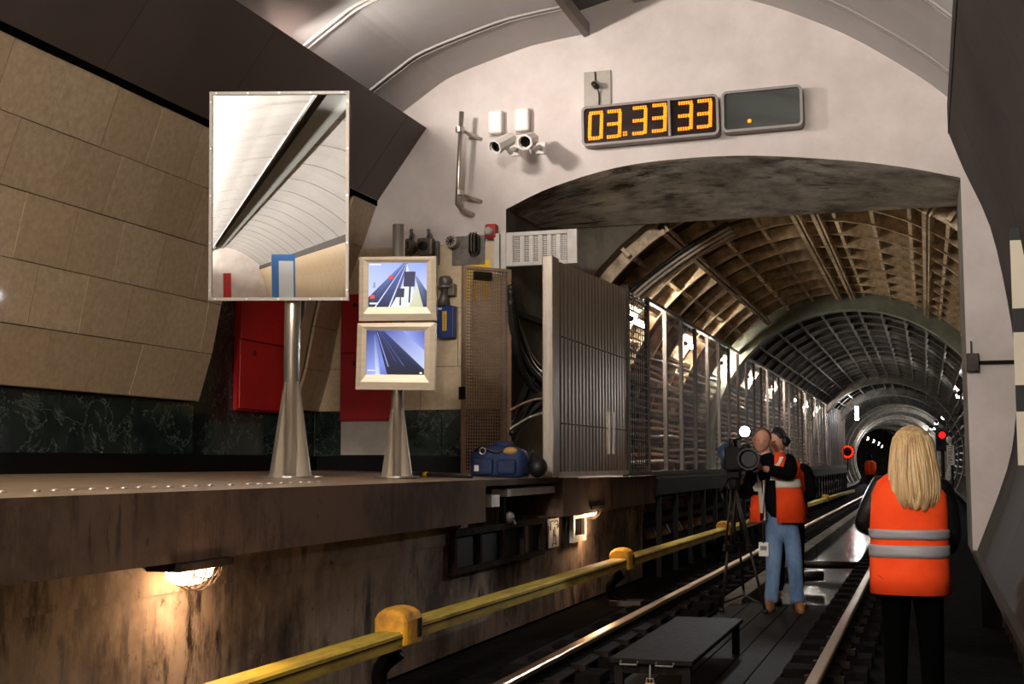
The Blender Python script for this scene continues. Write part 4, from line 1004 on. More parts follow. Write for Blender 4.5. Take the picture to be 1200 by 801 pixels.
# bag
pbk = at(586, 557.5, y=10.5)
bag = thing('camera_bag', 'soft dark blue shoulder bag on the platform edge', 'bag', (pbk.x, pbk.y, 1.284))
bw, bd_, bh = .25, .15, .24
b = B(); rings = []
for i, (k, z) in enumerate(((.94, 0), (1.0, .03), (1.0, .12), (.97, .19), (.86, .235), (.6, .25))):
    rings.append([Vector((pbk.x+bw*k*math.copysign(abs(math.cos(a))**.5, math.cos(a))*(1+.03*math.sin(3*a+i)), pbk.y+bd_*k*math.copysign(abs(math.sin(a))**.5, math.sin(a)), 1.284+z+.01*math.sin(2*a+i))) for a in np.linspace(0, 2*math.pi, 28, endpoint=False)])
b.loft(rings).build('body', 'bag', bag, smooth=True)
B().box((pbk.x-.19, pbk.y-bd_-.035, 1.30), (pbk.x-.01, pbk.y-bd_+.04, 1.44)).build('front_pocket', 'bag', bag, bevel=.025)
B().box((pbk.x+.02, pbk.y-bd_-.03, 1.30), (pbk.x+.19, pbk.y-bd_+.04, 1.43)).build('front_pocket', 'bag', bag, bevel=.025)
B().box((pbk.x-.17, pbk.y-bd_-.038, 1.33), (pbk.x-.13, pbk.y-bd_-.03, 1.38)).build('label_patch', 'white_plastic', bag)
B().tube([(pbk.x-.04, pbk.y-.02, 1.55), (pbk.x+.12, pbk.y-.02, 1.555)], .028, 10).build('grip', 'bag', bag, smooth=True)
B().tube(spline([(pbk.x-.2, pbk.y-.1, 1.5), (pbk.x-.1, pbk.y-.16, 1.53), (pbk.x+.02, pbk.y-.15, 1.49), (pbk.x+.12, pbk.y-.12, 1.53), (pbk.x+.2, pbk.y-.08, 1.48)], 5), .014, 6).build('strap', 'rubber', bag, smooth=True)
B().sphere((pbk.x+.13, pbk.y-.12, 1.50), .07, .04, .035).build('leather_pad', 'tan', bag, smooth=True)
bm_ = B().tube([(pbk.x-.1+.028*math.cos(a), pbk.y-.17, 1.50+.028*math.sin(a)) for a in np.linspace(0, 2*math.pi, 13)], .007, 6, False); bm_.build('ring', 'steel', bag, smooth=True)
o = B().sphere((pbk.x+.325, pbk.y+.05, 1.362), .085, .09, .09)
o.tube(spline([(pbk.x+.26, pbk.y, 1.40), (pbk.x+.30, pbk.y-.02, 1.50), (pbk.x+.35, pbk.y+.02, 1.40)], 5), .014, 6)
tag(o.build('black_pouch', 'rubber', None, smooth=True), 'small black pouch right of the blue bag', 'pouch')
# mono-pod / stick lying on the platform
a_, c_ = at(492, 557, z=1.30), at(552, 559, z=1.30)
t = thing('folded_pole', 'black pole with a yellow ring lying on the platform left of the bag', 'pole', ((a_.x+c_.x)/2, (a_.y+c_.y)/2, 1.287))
B().tube([(a_.x, a_.y, 1.31), (c_.x, c_.y, 1.31)], .018, 10).build('shaft', 'rubber', t, smooth=True)
k = a_.lerp(c_, .18); B().tube([(a_.lerp(c_, .10).x, a_.lerp(c_, .10).y, 1.31), (k.x, k.y, 1.31)], .0205, 10).build('yellow_ring', 'yellow_label', t)
B().sphere((a_.x-.32, a_.y+.3, 1.335), .05, .06, .04).build('grip', 'rubber', t, smooth=True)
B().tube([(a_.x-.32, a_.y+.3, 1.33), (a_.x, a_.y, 1.31)], .014, 8).build('lead', 'rubber', t, smooth=True)
# polished studs added in place of the row of lamp reflections on the paving
st = None
for i, u in enumerate((2, 42, 64, 86, 107, 127, 145, 163, 181, 198, 216, 230, 246, 270, 291, 303, 316, 330, 341, 353, 363, 374)):
    p = at(u, 569.5-u*.0115, x=-3.46)
    o = B().lathe([(.02, 0), (.02, .006), (.012, .010)], (p.x, p.y, 1.283), Z, 10).build('glint_stud', 'steel', None, smooth=True)
    tag(o, 'small polished metal stud added for a lamp reflection in the platform paving, %s from the left picture edge' % ORD[i], 'stud', 'studs added for reflections along the platform edge')

# ================================================================== UNDER THE PLATFORM
def cage_lamp(u, v, x, label, power, L=.20, wdir=1):
    p = at(u, v, x=x)
    t = thing('caged_lamp', label, 'lamp', (p.x, p.y, p.z-.09), 'caged lamps under the platform')
    B().box((XW, p.y-L-.05, p.z+.035), (p.x+.09, p.y+L+.02, p.z+.075)).build('top_plate', 'rust', t, bevel=.005)
    b = B(); rings = []
    for i in range(8):
        a = math.pi*i/7; rr_ = math.sin(a)
        rings.append([Vector((p.x-.0+.06*max(rr_, .02)*math.cos(q), p.y-.02-L*.95*math.cos(a), p.z+.03-.075*max(rr_, .02)*abs(math.sin(q))))for q in np.linspace(0, math.pi, 9)])
    b.loft(rings, cap=False, closed=False); b.build('glass_bowl', 'bulb', t, smooth=True)
    for k in range(7):
        y = p.y-L*.75+k*L*.3; w_ = .085*math.sin(math.pi*(k+.7)/7.4)+.01
        B().tube([(p.x+w_*math.cos(q), y, p.z+.035-(.012+w_)*math.sin(q)) for q in np.linspace(0, math.pi, 9)], .004, 5).build('cage_wire', 'darksteel', t)
    for q in (.5, 1.0, 1.57, 2.1):
        B().tube([(p.x+.085*math.sin(math.pi*s)*math.cos(q), p.y-L*.8+L*1.9*s, p.z+.035-.10*math.sin(math.pi*s)*math.sin(q)) for s in np.linspace(0, 1, 9)], .004, 5).build('cage_wire', 'darksteel', t)
    lo = point('lamp_light', (p.x, p.y, p.z), power, (1.0, .66, .40), .06); lo.parent = t; lo.location = (.12, -.05, -.03)
    return t
cage_lamp(226, 674, -3.27, 'glowing caged lamp under the platform edge near the left of the picture', 10.0, .20)
cage_lamp(692, 600, -3.27, 'glowing caged lamp beside the small framed vent under the platform', 11.0, .22)
# equipment frame in the wall
e0, e1 = at(531, 668, x=XW), at(636, 605, x=XW)
yA, yB_ = at(531, 640, x=XW+.03).y, at(636, 640, x=XW+.03).y
zA, zB = at(531, 674, x=XW+.03).z, at(531, 621, x=XW+.03).z
t = thing('steel_frame_panel', 'dark rusty steel frame with upright bars on the platform wall', 'frame', (XW, (yA+yB_)/2, zA))
B().box((XW-.012, yA, zA), (XW+.004, yB_, zB)).build('back_plate', 'blackmetal', t)
for z0, z1 in ((zA, zA+.04), (zB-.05, zB)): B().box((XW+.004, yA, z0), (XW+.05, yB_, z1)).build('rail', 'rust', t)
for k in range(5):
    y = yA+(yB_-yA-.05)*k/4; B().box((XW+.004, y, zA+.04), (XW+.045, y+.05, zB-.05)).build('upright', 'rust', t)
# shelf recess above it: plank, stub, hanging valve
y0, y1 = at(592, 572, x=-3.3).y, at(659, 572, x=-3.3).y
z = at(592, 571, x=-3.3).z
tag(B().box((-3.42, y0, z-.075), (-3.28, y1, z-.01)).build('timber_plank', 'white_paint', None, bevel=.006), 'pale plank in the dark recess under the platform top', 'plank')
y2, y3 = at(572, 579, x=-3.3).y, at(583, 579, x=-3.3).y
tag(B().box((-3.42, y2+.03, z-.15), (-3.28, y3, z-.05)).build('timber_block', 'white_paint', None, bevel=.006), 'short pale block left of the plank in the dark recess', 'block')
yv = at(597, 600, x=-3.3).y; zv = at(597, 606, x=-3.3).z
t = thing('hanging_valve', 'dark upright pipe with a pale valve hanging in the recess', 'valve', (-3.3, yv, zv-.1))
B().tube([(-3.34, yv-.06, zv+.25), (-3.34, yv-.06, zv-.02)], .028, 8).build('pipe', 'blackmetal', t)
B().sphere((-3.30, yv, zv), .045, .06, .05, n=8, m=6).build('valve_body', 'grey_cast', t)
B().tube([(-3.28, yv-.05, zv+.03), (-3.27, yv+.06, zv-.05)], .012, 6).build('lever', 'grey_panel', t)
# sign and framed vent
def wallrect(u0, v0, u1, v1, x):
    a = at(u0, v0, x=x); c = at(u1, v0+(v0-VPY)*0, x=x); return a.y, at(u1, v1, x=x).y, at((u0+u1)/2, v1, x=x).z, at((u0+u1)/2, v0, x=x).z
y0, y1, z0, z1 = wallrect(644, 607, 655, 641, XW+.02)
t = thing('wall_sign', 'white upright sign with dark characters on the platform wall', 'sign', (XW, (y0+y1)/2, z0))
B().box((XW, y0, z0), (XW+.02, y1, z1)).build('plate', 'white_paint', t, bevel=.003)
hz = z1-z0
for txt, fz, sz in (('ГЭ', .74, .12), ('8', .48, .10), ('Д', .24, .11)):
    text_mesh(txt, sz, (XW+.021, (y0+y1)/2, z0+hz*fz), (0, 1, 0), (0, 0, 1), wx=1.9).build('characters', 'text', t)
y0, y1, z0, z1 = wallrect(671, 601, 686, 634, XW+.06)
t = thing('framed_vent', 'small pale framed box with upright bars beside the lamp', 'vent', (XW, (y0+y1)/2, z0))
for a0, a1, b0, b1 in ((y0, y0+.06, z0, z1), (y1-.06, y1, z0, z1), (y0+.06, y1-.06, z0, z0+.06), (y0+.06, y1-.06, z1-.05, z1)):
    B().box((XW, a0, b0), (XW+.07, a1, b1)).build('frame_bar', 'white_paint', t)
B().box((XW, y0+.05, z0+.05), (XW+.02, y1-.05, z1-.04)).build('back', 'rust', t)
for k in range(5): y = y0+.10+(y1-y0-.2)*k/4; B().box((XW+.02, y-.012, z0+.06), (XW+.045, y+.012, z1-.05)).build('bar', 'rust', t)
B().box((XW, y0-.13, z0-.05), (XW+.03, y0-.01, z1)).build('side_box', 'blackmetal', t)

# ---- yellow third rail
tr = thing('third_rail', 'yellow covered contact rail along the platform side of the track', 'third rail', (-2.92, 20, -.02))
def yz(y): return .47-.0035*(y-7)
segs = [(3.0, 7.0, -.03), (7.0, 12.75, 0), (12.75, 19.6, 0), (19.6, 27, 0), (27, 40, 0), (40, 55, 0)]
for y0, y1, dz in segs:
    b = B(); ring = lambda y, e: [Vector((x, y, yz(y)+dz+zz)) for x, zz in ((-3.03, -.09), (-3.03, -.01), (-3.015, 0), (-2.89, 0), (-2.87, -.012), (-2.87, -.09), (-2.88, -.09), (-2.885, -.02), (-3.015, -.02), (-3.02, -.09))]
    b.loft([ring(y0+.01, 0), ring(y1-.01, 0)]).build('cover', 'yellow', tr)
    b = B(); b.loft([[Vector((x, y, yz(y)+dz+zz)) for x, zz in ((-2.872, -.036), (-2.866, -.036), (-2.866, -.030), (-2.872, -.030))] for y in (y0+.02, y1-.02)]); b.build('seam_strip', 'rust', tr)
    B().box((-2.98, y0+.01, yz(y1)+dz-.085), (-2.92, y1-.01, yz(y1)+dz-.03)).build('rail', 'railside', tr)
for i, y in enumerate((7.0, 12.75, 19.6, 27.0, 40.0)):
    zt = yz(y); hl = .135
    prof = [(x, zz) for x, zz in ((-3.06, -.11), (-3.06, .035), (-3.04, .07), (-3.0, .095), (-2.95, .10), (-2.90, .092), (-2.86, .07), (-2.842, .03), (-2.84, -.11))]
    b = B(); rings = []
    for s, k in ((-1, .80), (-.85, .93), (-.6, 1), (.6, 1), (.85, .93), (1, .80)): rings.append([Vector((-2.95+(x+2.95)*k, y+s*hl, zt+(zz if zz < 0 else zz*k))) for x, zz in prof])
    cp = b.loft(rings).build('joint_cover', 'yellowcap', tr, bevel=.008, smooth=False)
    B().box((-2.85, y+.02, zt-.075), (-2.835, y+.075, zt+.03)).build('slot', 'blackmetal', cp)
    if i < 3:
        b = B(); b.tube(spline([(-2.95, y, zt-.16), (-3.06, y, zt-.26), (-3.05, y, zt-.38), (-2.92, y, .0)], 4), .05, 8); b.build('support_arm', 'blackmetal', tr, smooth=True)
        B().box((-3.06, y-.12, -.02), (-2.74, y+.12, .03)).build('foot', 'kerb' if i == 1 else 'blackmetal', tr)

# ================================================================== TRACK OBJECTS
deck_y1 = at(930, 700, z=.02).y
for k in range(5):
    x0 = -1.90+.19*k
    o = B().box((x0+.004, 5.2, -.02), (x0+.186, 13.05, .012)).build('deck_plank', 'board', floor, bevel=.004)
# low step bench
zt = .26
q = [at(u, v, z=zt) for u, v in ((718, 769), (811, 776), (868, 726), (794, 720))]
bt = thing('step_bench', 'low dark wooden step on legs with chained padlock between the rails', 'bench', ((q[0].x+q[2].x)/2, (q[0].y+q[2].y)/2, .012))
x0, x1, y0, y1 = (q[0].x+q[3].x)/2, (q[1].x+q[2].x)/2, (q[0].y+q[1].y)/2, (q[2].y+q[3].y)/2
B().box((x0, y0, zt-.03), (x1, y1, zt)).build('top', 'board', bt, bevel=.006)
for x in (x0+.02, x1-.07):
    for y in (y0+.04, y1-.09): B().box((x, y, .012), (x+.05, y+.05, zt-.03)).build('leg', 'board', bt)
for y in (y0+.05, y1-.08): B().box((x0+.07, y, zt-.09), (x1-.07, y+.03, zt-.031)).build('cross_bar', 'board', bt)
for x in (x0+.12, x1-.16): B().tube([(x-.05, y0, zt-.015), (x-.05, y0-.03, zt-.03), (x+.05, y0-.03, zt-.03), (x+.05, y0, zt-.015)], .006, 6).build('handle', 'grey_cast', bt)
xk = (x0+x1)/2
B().tube([(xk, y0-.01, zt-.03), (xk, y0-.02, zt-.12)], .006, 6).build('chain', 'grey_cast', bt)
B().box((xk-.03, y0-.035, zt-.19), (xk+.03, y0-.01, zt-.13)).build('padlock', 'tan', bt, bevel=.006)
B().tube([(xk-.02, y0-.022, zt-.13), (xk-.02, y0-.022, zt-.105), (xk+.02, y0-.022, zt-.105), (xk+.02, y0-.022, zt-.13)], .005, 6).build('shackle', 'steel', bt)
# pipes crossing the drain
for i, (u0, v0, u1, v1, r) in enumerate(((938, 661, 1005, 664, .05), (940, 675, 962, 677, .06))):
    a_, c_ = at(u0, v0, z=.05), at(u1, v1, z=.05); c_.y = a_.y+.1
    tag(B().tube([a_, c_], r, 12).build('cross_pipe', 'darksteel', None, smooth=True), ['dark pipe lying across the drain behind the cameraman', 'short fat pipe stub in the drain just behind the cameraman'][i], 'pipe')
# platelayer board left of the left rail
y0, y1 = 9.0, 10.6
for k in range(3):
    tag(B().box((-2.80+.16*k, 8.6+.02*k, -.02), (-2.65+.16*k, 12.3, .02)).build('track_board', 'board', None), 'dark plank lying left of the left rail, %s' % ['the one next to the platform wall', 'the middle one of three', 'the one next to the rail'][k], 'plank', 'planks beside the left rail')

# ================================================================== PEOPLE
def chain(verts, edges, radii, pts, rs, start=None):
    i0 = start
    for p, r in zip(pts, rs):
        verts.append(Vector(p)); radii.append(r); i = len(verts)-1
        if i0 is not None: edges.append((i0, i))
        i0 = i
    return i0
def head_mesh(b, c, h, face, up=Vector((0, 0, 1)), turn=None):
    """head of height h, centred at c, looking along face; nose, brow, eye sockets, mouth, chin, ears"""
    f = Vector(face).normalized(); u = (up-f*up.dot(f)).normalized(); r = f.cross(u); n, m = 28, 22
    rings = []
    for i in range(m+1):
        th = math.pi*min(max(i/m, .012), .988); ring = []
        for j in range(n):
            a = 2*math.pi*j/n; x = math.sin(th)*math.sin(a); y = math.sin(th)*math.cos(a); z = -math.cos(th)
            jaw = 1-.26*max(0, -z)**1.5
            px, py, pz = x*.36*jaw, y*(.45 if y < 0 else .42)*(1-.12*max(0, -z) if y < 0 else 1-.04*max(0, -z)), z*.5
            if y > 0:
                def g(x0, z0, sx, sz): return math.exp(-((px-x0)/sx)**2-((pz-z0)/sz)**2)
                py += .10*g(0, -.10, .045, .07)+.05*g(0, .0, .035, .09)+.025*g(0, .08, .2, .03)-.045*g(.14, .02, .06, .035)-.045*g(-.14, .02, .06, .035)
                py += .028*g(0, -.24, .09, .018)+.028*g(0, -.285, .08, .018)-.02*g(0, -.262, .1, .01)+.04*g(0, -.42, .10, .06)
            ring.append(Vector(c)+(r*px+f*py+u*pz)*h)
        rings.append(ring)
    b.loft(rings)
    for s in (-1, 1):
        b.sphere(Vector(c)+(r*s*.355+f*-.02+u*-.03)*h, .035*h, .05*h, .10*h, n=10, m=6)
    return r, u, f
def eyes(t, parent, c, h, r, u, f, mtl='lens'):
    for s in (-1, 1): B().sphere(Vector(c)+(r*s*.135+f*.375+u*.015)*h, .028*h, .028*h, .02*h, n=8, m=6).build('eye', mtl, parent, smooth=True)
def hand(b, wrist, fwd, palm_n, side, scale=1.0, curl=.9):
    """skinned hand: palm, four fingers of different lengths and a thumb leaving the side of the palm"""
    f = Vector(fwd).normalized(); n = (Vector(palm_n)-f*Vector(palm_n).dot(f)).normalized(); s = f.cross(n)*side
    w_ = Vector(wrist); V = []; E = []; R_ = []
    k = scale
    V.append(w_); R_.append((.024*k, .03*k)); V.append(w_+f*.05*k); R_.append((.018*k, .036*k)); E.append((0, 1))
    for off, ln in ((-.030, .075), (-.010, .088), (.011, .082), (.031, .064)):
        base = w_+f*.088*k+s*off*k; d = f.copy(); p = base
        V.append(p); R_.append(.0095*k); E.append((1, len(V)-1)); ang = .3*curl
        for q in (.45, .32, .26):
            d = (f*math.cos(ang)+n*math.sin(ang)); p = p+d*ln*q*k; V.append(p); R_.append(.0085*k); E.append((len(V)-2, len(V)-1)); ang += .75*curl
    p = w_+f*.03*k-s*.036*k; V.append(p); R_.append(.012*k); E.append((1, len(V)-1))
    for q, d in ((.036, (f*.6-s*.7+n*.3)), (.03, (f*.75-s*.1+n*.6))):
        p = p+d.normalized()*q*k; V.append(p); R_.append(.0095*k); E.append((len(V)-2, len(V)-1))
    h_ = skin(V, E, R_, 0, 1); b.add(h_.v, h_.f)
def arc_ring(cx, cy, z, rx, ry, a0, a1, n, ph=0, wob=0):
    out = []
    for k in range(n+1):
        a = a0+(a1-a0)*k/n; ca, sa = math.cos(a), math.sin(a); p_ = .8
        out.append(Vector((cx+rx*math.copysign(abs(sa)**p_, sa)*(1+wob*math.sin(5*a+ph)), cy-ry*math.copysign(abs(ca)**p_, ca)*(1+wob*math.sin(4*a+ph)), z)))
    return out
def vest(t, name, m, rings, a0, a1, n=40, wob=.012, th=.006):
    b = B(); R_ = [arc_ring(*r, a0, a1, n, i*.7, wob) for i, r in enumerate(rings)]
    b.loft(R_, cap=False, closed=False)
    o = b.build(name, m, t, smooth=True)
    sd = o.modifiers.new('solid', 'SOLIDIFY'); sd.thickness = th; sd.offset = 1
    return o
def ring_at(rings, z):
    rings = sorted(rings, key=lambda r: r[2])
    zs = [r[2] for r in rings]; return tuple(float(np.interp(z, zs, [r[k] for r in rings])) if k != 2 else z for k in range(5))
def band_on(t, name, m, rings, z0, z1, a0, a1, out=.012):
    rs = []
    for z in np.linspace(z0, z1, 4):
        c = ring_at(rings, z); rs.append((c[0], c[1], z, c[3]+out, c[4]+out))
    return vest(t, name, m, rs, a0, a1, wob=.012)

# ---- woman seen from behind
yw = 7.7
def pw(u, v, dy=0): p = at(u, v, y=yw); return Vector((p.x, p.y+dy, p.z))
hc = pw(1068, 531); wx = pw(1067, 640).x
wo = thing('person', 'person with long blond hair in an orange vest with two grey bands, seen from behind', 'person', (wx, yw, -.02))
V, E, R_ = [], [], []
chain(V, E, R_, [(wx, yw, .86), (wx, yw, 1.05), (wx, yw, 1.22), (hc.x, yw, 1.36), (hc.x, yw, 1.45)], [(.14, .11), (.13, .10), (.15, .10), (.06, .06), (.055, .055)])
for s in (-1, 1):
    chain(V, E, R_, [(wx+s*.09, yw, .80), (wx+s*.10, yw+.01, .46), (wx+s*.105, yw-.02, .06), (wx+s*.11, yw+.10, .03)], [.07, .045, .03, .028], 0)
sl = pw(1030, 572); el = pw(1010, 615, -.02); hl_ = pw(1020, 622, .24)
sr = pw(1108, 575); er = pw(1117, 630, .04); hr = pw(1112, 648, .28)
chain(V, E, R_, [(sl.x, yw, 1.27), tuple(el), tuple(hl_)], [.05, .042, .032], 2)
chain(V, E, R_, [(sr.x, yw, 1.27), tuple(er), tuple(hr)], [.05, .042, .032], 2)
b = skin(V, E, R_, 0, 2); head_mesh(b, hc-Vector((0, 0, .01)), .225, (0, 1, -.05))
hand(b, hl_, (0.2, 1, .3), (0, 0, -1), 1, .9); hand(b, hr, (-.2, 1, .3), (0, 0, -1), -1, .9)
b.build('body', 'skin', wo, smooth=True)
V, E, R_ = [], [], []
chain(V, E, R_, [(wx, yw, .74), (wx, yw, .98), (wx, yw, 1.19), (hc.x, yw, 1.33)], [(.17, .13), (.16, .12), (.17, .115), (.08, .075)])
chain(V, E, R_, [(sl.x+.0, yw, 1.275), tuple(sl.lerp(el, .55)), tuple(el), tuple(hl_)], [.066, .062, .056, .046], 2)
chain(V, E, R_, [(sr.x-.0, yw, 1.275), tuple(sr.lerp(er, .55)), tuple(er), tuple(hr)], [.066, .06, .054, .046], 2)
skin(V, E, R_, 0, 2).build('jacket', 'jacket_shiny', wo, smooth=True)
V, E, R_ = [], [], []
chain(V, E, R_, [(wx, yw, .82)], [(.16, .12)])
for s in (-1, 1): chain(V, E, R_, [(wx+s*.085, yw, .70), (wx+s*.095, yw+.01, .45), (wx+s*.10, yw, .14), (wx+s*.10, yw, .04)], [.10, .078, .065, .065], 0)
skin(V, E, R_, 0, 2).build('trousers', 'trousers', wo, smooth=True)
for s in (-1, 1): B().loft([[Vector((wx+s*.105+.045*k*math.cos(a), yw+.05+.13*k*math.sin(a), z)) for a in np.linspace(0, 2*math.pi, 14, endpoint=False)] for k, z in ((1, -.015), (1, .03), (.8, .07), (.5, .11))]).build('shoe', 'rubber', wo, smooth=True)
zh = pw(1067, 694).z
xl_, xr_ = pw(1020, 690).x, pw(1113, 690).x; hx = (xr_-xl_)/2; cxv = (xr_+xl_)/2
vr = [(cxv, yw, zh, hx, .185), (cxv, yw, zh+.12, hx-.004, .18), (cxv+.004, yw, .96, hx-.008, .165), (cxv+.006, yw, 1.12, hx-.008, .165), (cxv+.008, yw, 1.22, hx-.012, .155), (cxv+.004, yw, 1.29, hx-.045, .125), (cxv, yw, 1.335, hx-.115, .09), (cxv, yw, 1.355, .08, .07)]
vest(wo, 'vest', 'orange', vr, .25-math.pi, math.pi-.25, 56, .013)
for v0, v1 in ((619, 630), (637, 651)):
    band_on(wo, 'reflective_band', 'reflective', vr, pw(1067, v1).z, pw(1067, v0).z, .25-math.pi, math.pi-.25, .008)
# hair
b = B(); n = 120; rings = []
random.seed(3)
ph = [random.uniform(-1, 1) for _ in range(n)]
def smooth_noise(j): return (ph[j % n]+.6*ph[(j+1) % n]+.6*ph[(j-1) % n])/2.2
zt_, zb_ = pw(1068, 497.5).z, pw(1075, 594).z
hp = [(0, .01, .01), (.03, .05, .06), (.10, .088, .10), (.22, .108, .122), (.36, .119, .130), (.5, .128, .130), (.65, .136, .128), (.8, .136, .12), (.92, .126, .11), (1.0, .112, .09)]
for k in range(34):
    t_ = k/33; z = zt_+(zb_-zt_)*t_
    rx_ = float(np.interp(t_, [q[0] for q in hp], [q[1] for q in hp])); ry_ = float(np.interp(t_, [q[0] for q in hp], [q[2] for q in hp]))
    cx_ = hc.x+.002+.014*t_; ring = []
    for j in range(n):
        a = 2*math.pi*j/n; g = 1+(.045*smooth_noise(j+int(k*.12)))*min(1, t_*4)
        ring.append(Vector((cx_+rx_*math.cos(a)*g, yw-.01-.085*t_*(1 if math.sin(a) < 0 else .2)+ry_*math.sin(a)*g, z-(.03*smooth_noise(j*3) if k > 30 else 0)-(.025*abs(math.cos(a))**2*(-1) if k > 30 else 0))))
    rings.append(ring)
b.loft(rings).build('hair', 'blond', wo, smooth=True)
b = B()
for k in range(70):                                                            # loose locks over the back
    a = random.uniform(math.pi*.98, math.pi*2.02); kk = random.uniform(.99, 1.035); pts = []
    for t_ in np.linspace(.06, random.uniform(.90, 1.03), 9):
        rx_ = float(np.interp(t_, [q[0] for q in hp], [q[1] for q in hp])); ry_ = float(np.interp(t_, [q[0] for q in hp], [q[2] for q in hp]))
        aa = a+.05*math.sin(t_*5+k); pts.append((hc.x+.002+.014*t_+rx_*kk*math.cos(aa), yw-.01-.085*t_+ry_*kk*math.sin(aa), zt_+(zb_-zt_)*t_))
    b.tube(pts, [.002]+[.0055]*7+[.0015], 5)
b.build('hair_locks', 'blond', wo, smooth=True, kind='stuff')

# ---- cameraman facing the viewer
ym = 12.45
def pmn(u, v, dy=0): p = at(u, v, y=ym); return Vector((p.x, p.y+dy, p.z))
G0 = .012
fa, fb = pmn(904, 712), pmn(935, 713); fa.z = fb.z = G0
hm = pmn(893, 516, -.02)
mx = pmn(910, 600).x
man = thing('person', 'person in blue jeans and open orange vest holding the video camera', 'person', (mx, ym, G0))
hip = pmn(914, 612); ch = pmn(908, 560); nk = pmn(899, 537, -.02)
shR, shL = pmn(884, 545, -.02), pmn(926, 540, 0)
elR, elL = pmn(876, 582, -.12), pmn(929, 556, -.22)
hdR, hdL = pmn(866, 548, -.40), pmn(899, 548, -.40)
kR, kL = pmn(907, 660, -.04), pmn(932, 660, -.03)
V, E, R_ = [], [], []
chain(V, E, R_, [tuple(hip), tuple(ch), tuple(nk), tuple(nk.lerp(hm, .5))], [(.11, .085), (.12, .085), (.06, .06), (.055, .055)])
for kn, ft in ((kR, fa), (kL, fb)): chain(V, E, R_, [(kn.x*.5+hip.x*.5, ym, hip.z-.10), tuple(kn), (ft.x, ym, .09), (ft.x+.01, ym-.10, .05)], [.06, .045, .032, .028], 0)
chain(V, E, R_, [tuple(shR), tuple(elR), tuple(hdR)], [.055, .042, .03], 1); chain(V, E, R_, [tuple(shL), tuple(elL), tuple(hdL)], [.055, .042, .03], 1)
b = skin(V, E, R_, 0, 2)
hr_, hu_, hf_ = head_mesh(b, hm, .235, (.12, -1, -.06), Vector((.16, 0, 1)))
hand(b, hdR, (-.1, -.5, .8), (1, -.1, .1), 1, 1.0, .8); hand(b, hdL, (-.35, -.6, .3), (-.8, .3, .2), -1, 1.0, .7)
body = b.build('body', 'skin', man, smooth=True)
eyes(man, body, hm, .235, hr_, hu_, hf_)
b = B(); rings = []
for i in range(9):                                                            # short hair cap
    th = math.pi*.5*i/8; rings.append([hm+hu_*.235*(.1+.43*math.sin(th))+(hr_*math.sin(a)*.385+hf_*(math.cos(a)*.40-.07))*.235*max(math.cos(th), .03) for a in np.linspace(0, 2*math.pi, 20, endpoint=False)])
b.loft(rings).build('hair', mat('short_hair', (96, 70, 54), .7), man, smooth=True)
V, E, R_ = [], [], []
chain(V, E, R_, [tuple(hip), tuple(ch), tuple(nk-Vector((0, 0, .01))), tuple(nk.lerp(hm, .38))], [(.165, .12), (.175, .125), (.085, .08), (.072, .07)])
chain(V, E, R_, [tuple(shR), tuple(elR), tuple(elR.lerp(hdR, .55))], [.075, .064, .05], 1)
chain(V, E, R_, [tuple(shL), tuple(shL.lerp(elL, .5)), tuple(elL), tuple(elL.lerp(hdL, .85))], [.08, .076, .07, .052], 1)
skin(V, E, R_, 0, 2).build('jacket', 'jacket', man, smooth=True)
V, E, R_ = [], [], []
chain(V, E, R_, [tuple(hip), tuple(hip+Vector((0, 0, .14))), tuple(hip+Vector((0, 0, .24)))], [(.15, .12), (.155, .12), (.15, .115)])
for kn, ft in ((kR, fa), (kL, fb)):
    th_ = hip.lerp(kn, .3); th_.x = hip.x+(kn.x-hip.x)*.75
    chain(V, E, R_, [tuple(th_), tuple(kn), tuple(kn.lerp(ft, .55)), (ft.x, ym, .14), (ft.x, ym-.01, .07)], [.100, .078, .070, .074, .074], 0)
skin(V, E, R_, 0, 2).build('jeans', 'jeans', man, smooth=True)
for ft, dx in ((fa, -.02), (fb, .05)):
    B().loft([[Vector((ft.x+dx*(0.5-.5*math.sin(a))+.05*k*math.cos(a), ym-.06+.14*k2*math.sin(a), z)) for a in np.linspace(0, 2*math.pi, 16, endpoint=False)] for k, k2, z in ((1, 1, G0), (1, 1, .045), (.9, .92, .075), (.7, .6, .11))]).build('shoe', 'shoe', man, smooth=True)
zhem = pmn(910, 611).z; zsh = pmn(920, 530).z
xv0, xv1 = pmn(880, 600).x, pmn(943, 600).x; cv = (xv0+xv1)/2; hv = (xv1-xv0)/2
rv = [(cv, ym, zhem, hv+.01, .20), (cv, ym, zhem+.25, hv-.015, .185), (cv-.005, ym, zhem+.42, hv-.055, .175), (cv-.01, ym, zhem+.52, hv-.11, .16), (cv-.01, ym, zsh-.04, hv-.15, .14), (cv-.01, ym, zsh, hv-.18, .11)]
gap = pmn(894, 590).x-cv
vest(man, 'vest', 'orange', rv, .02, math.pi*1.0, 26, .015); vest(man, 'vest_flap', 'orange', rv[:2], math.pi, 2*math.pi-.5, 26, .015)
band_on(man, 'reflective_band', 'reflective_w', rv, pmn(920, 571).z, pmn(920, 561).z, .02, math.pi*.98, .01)
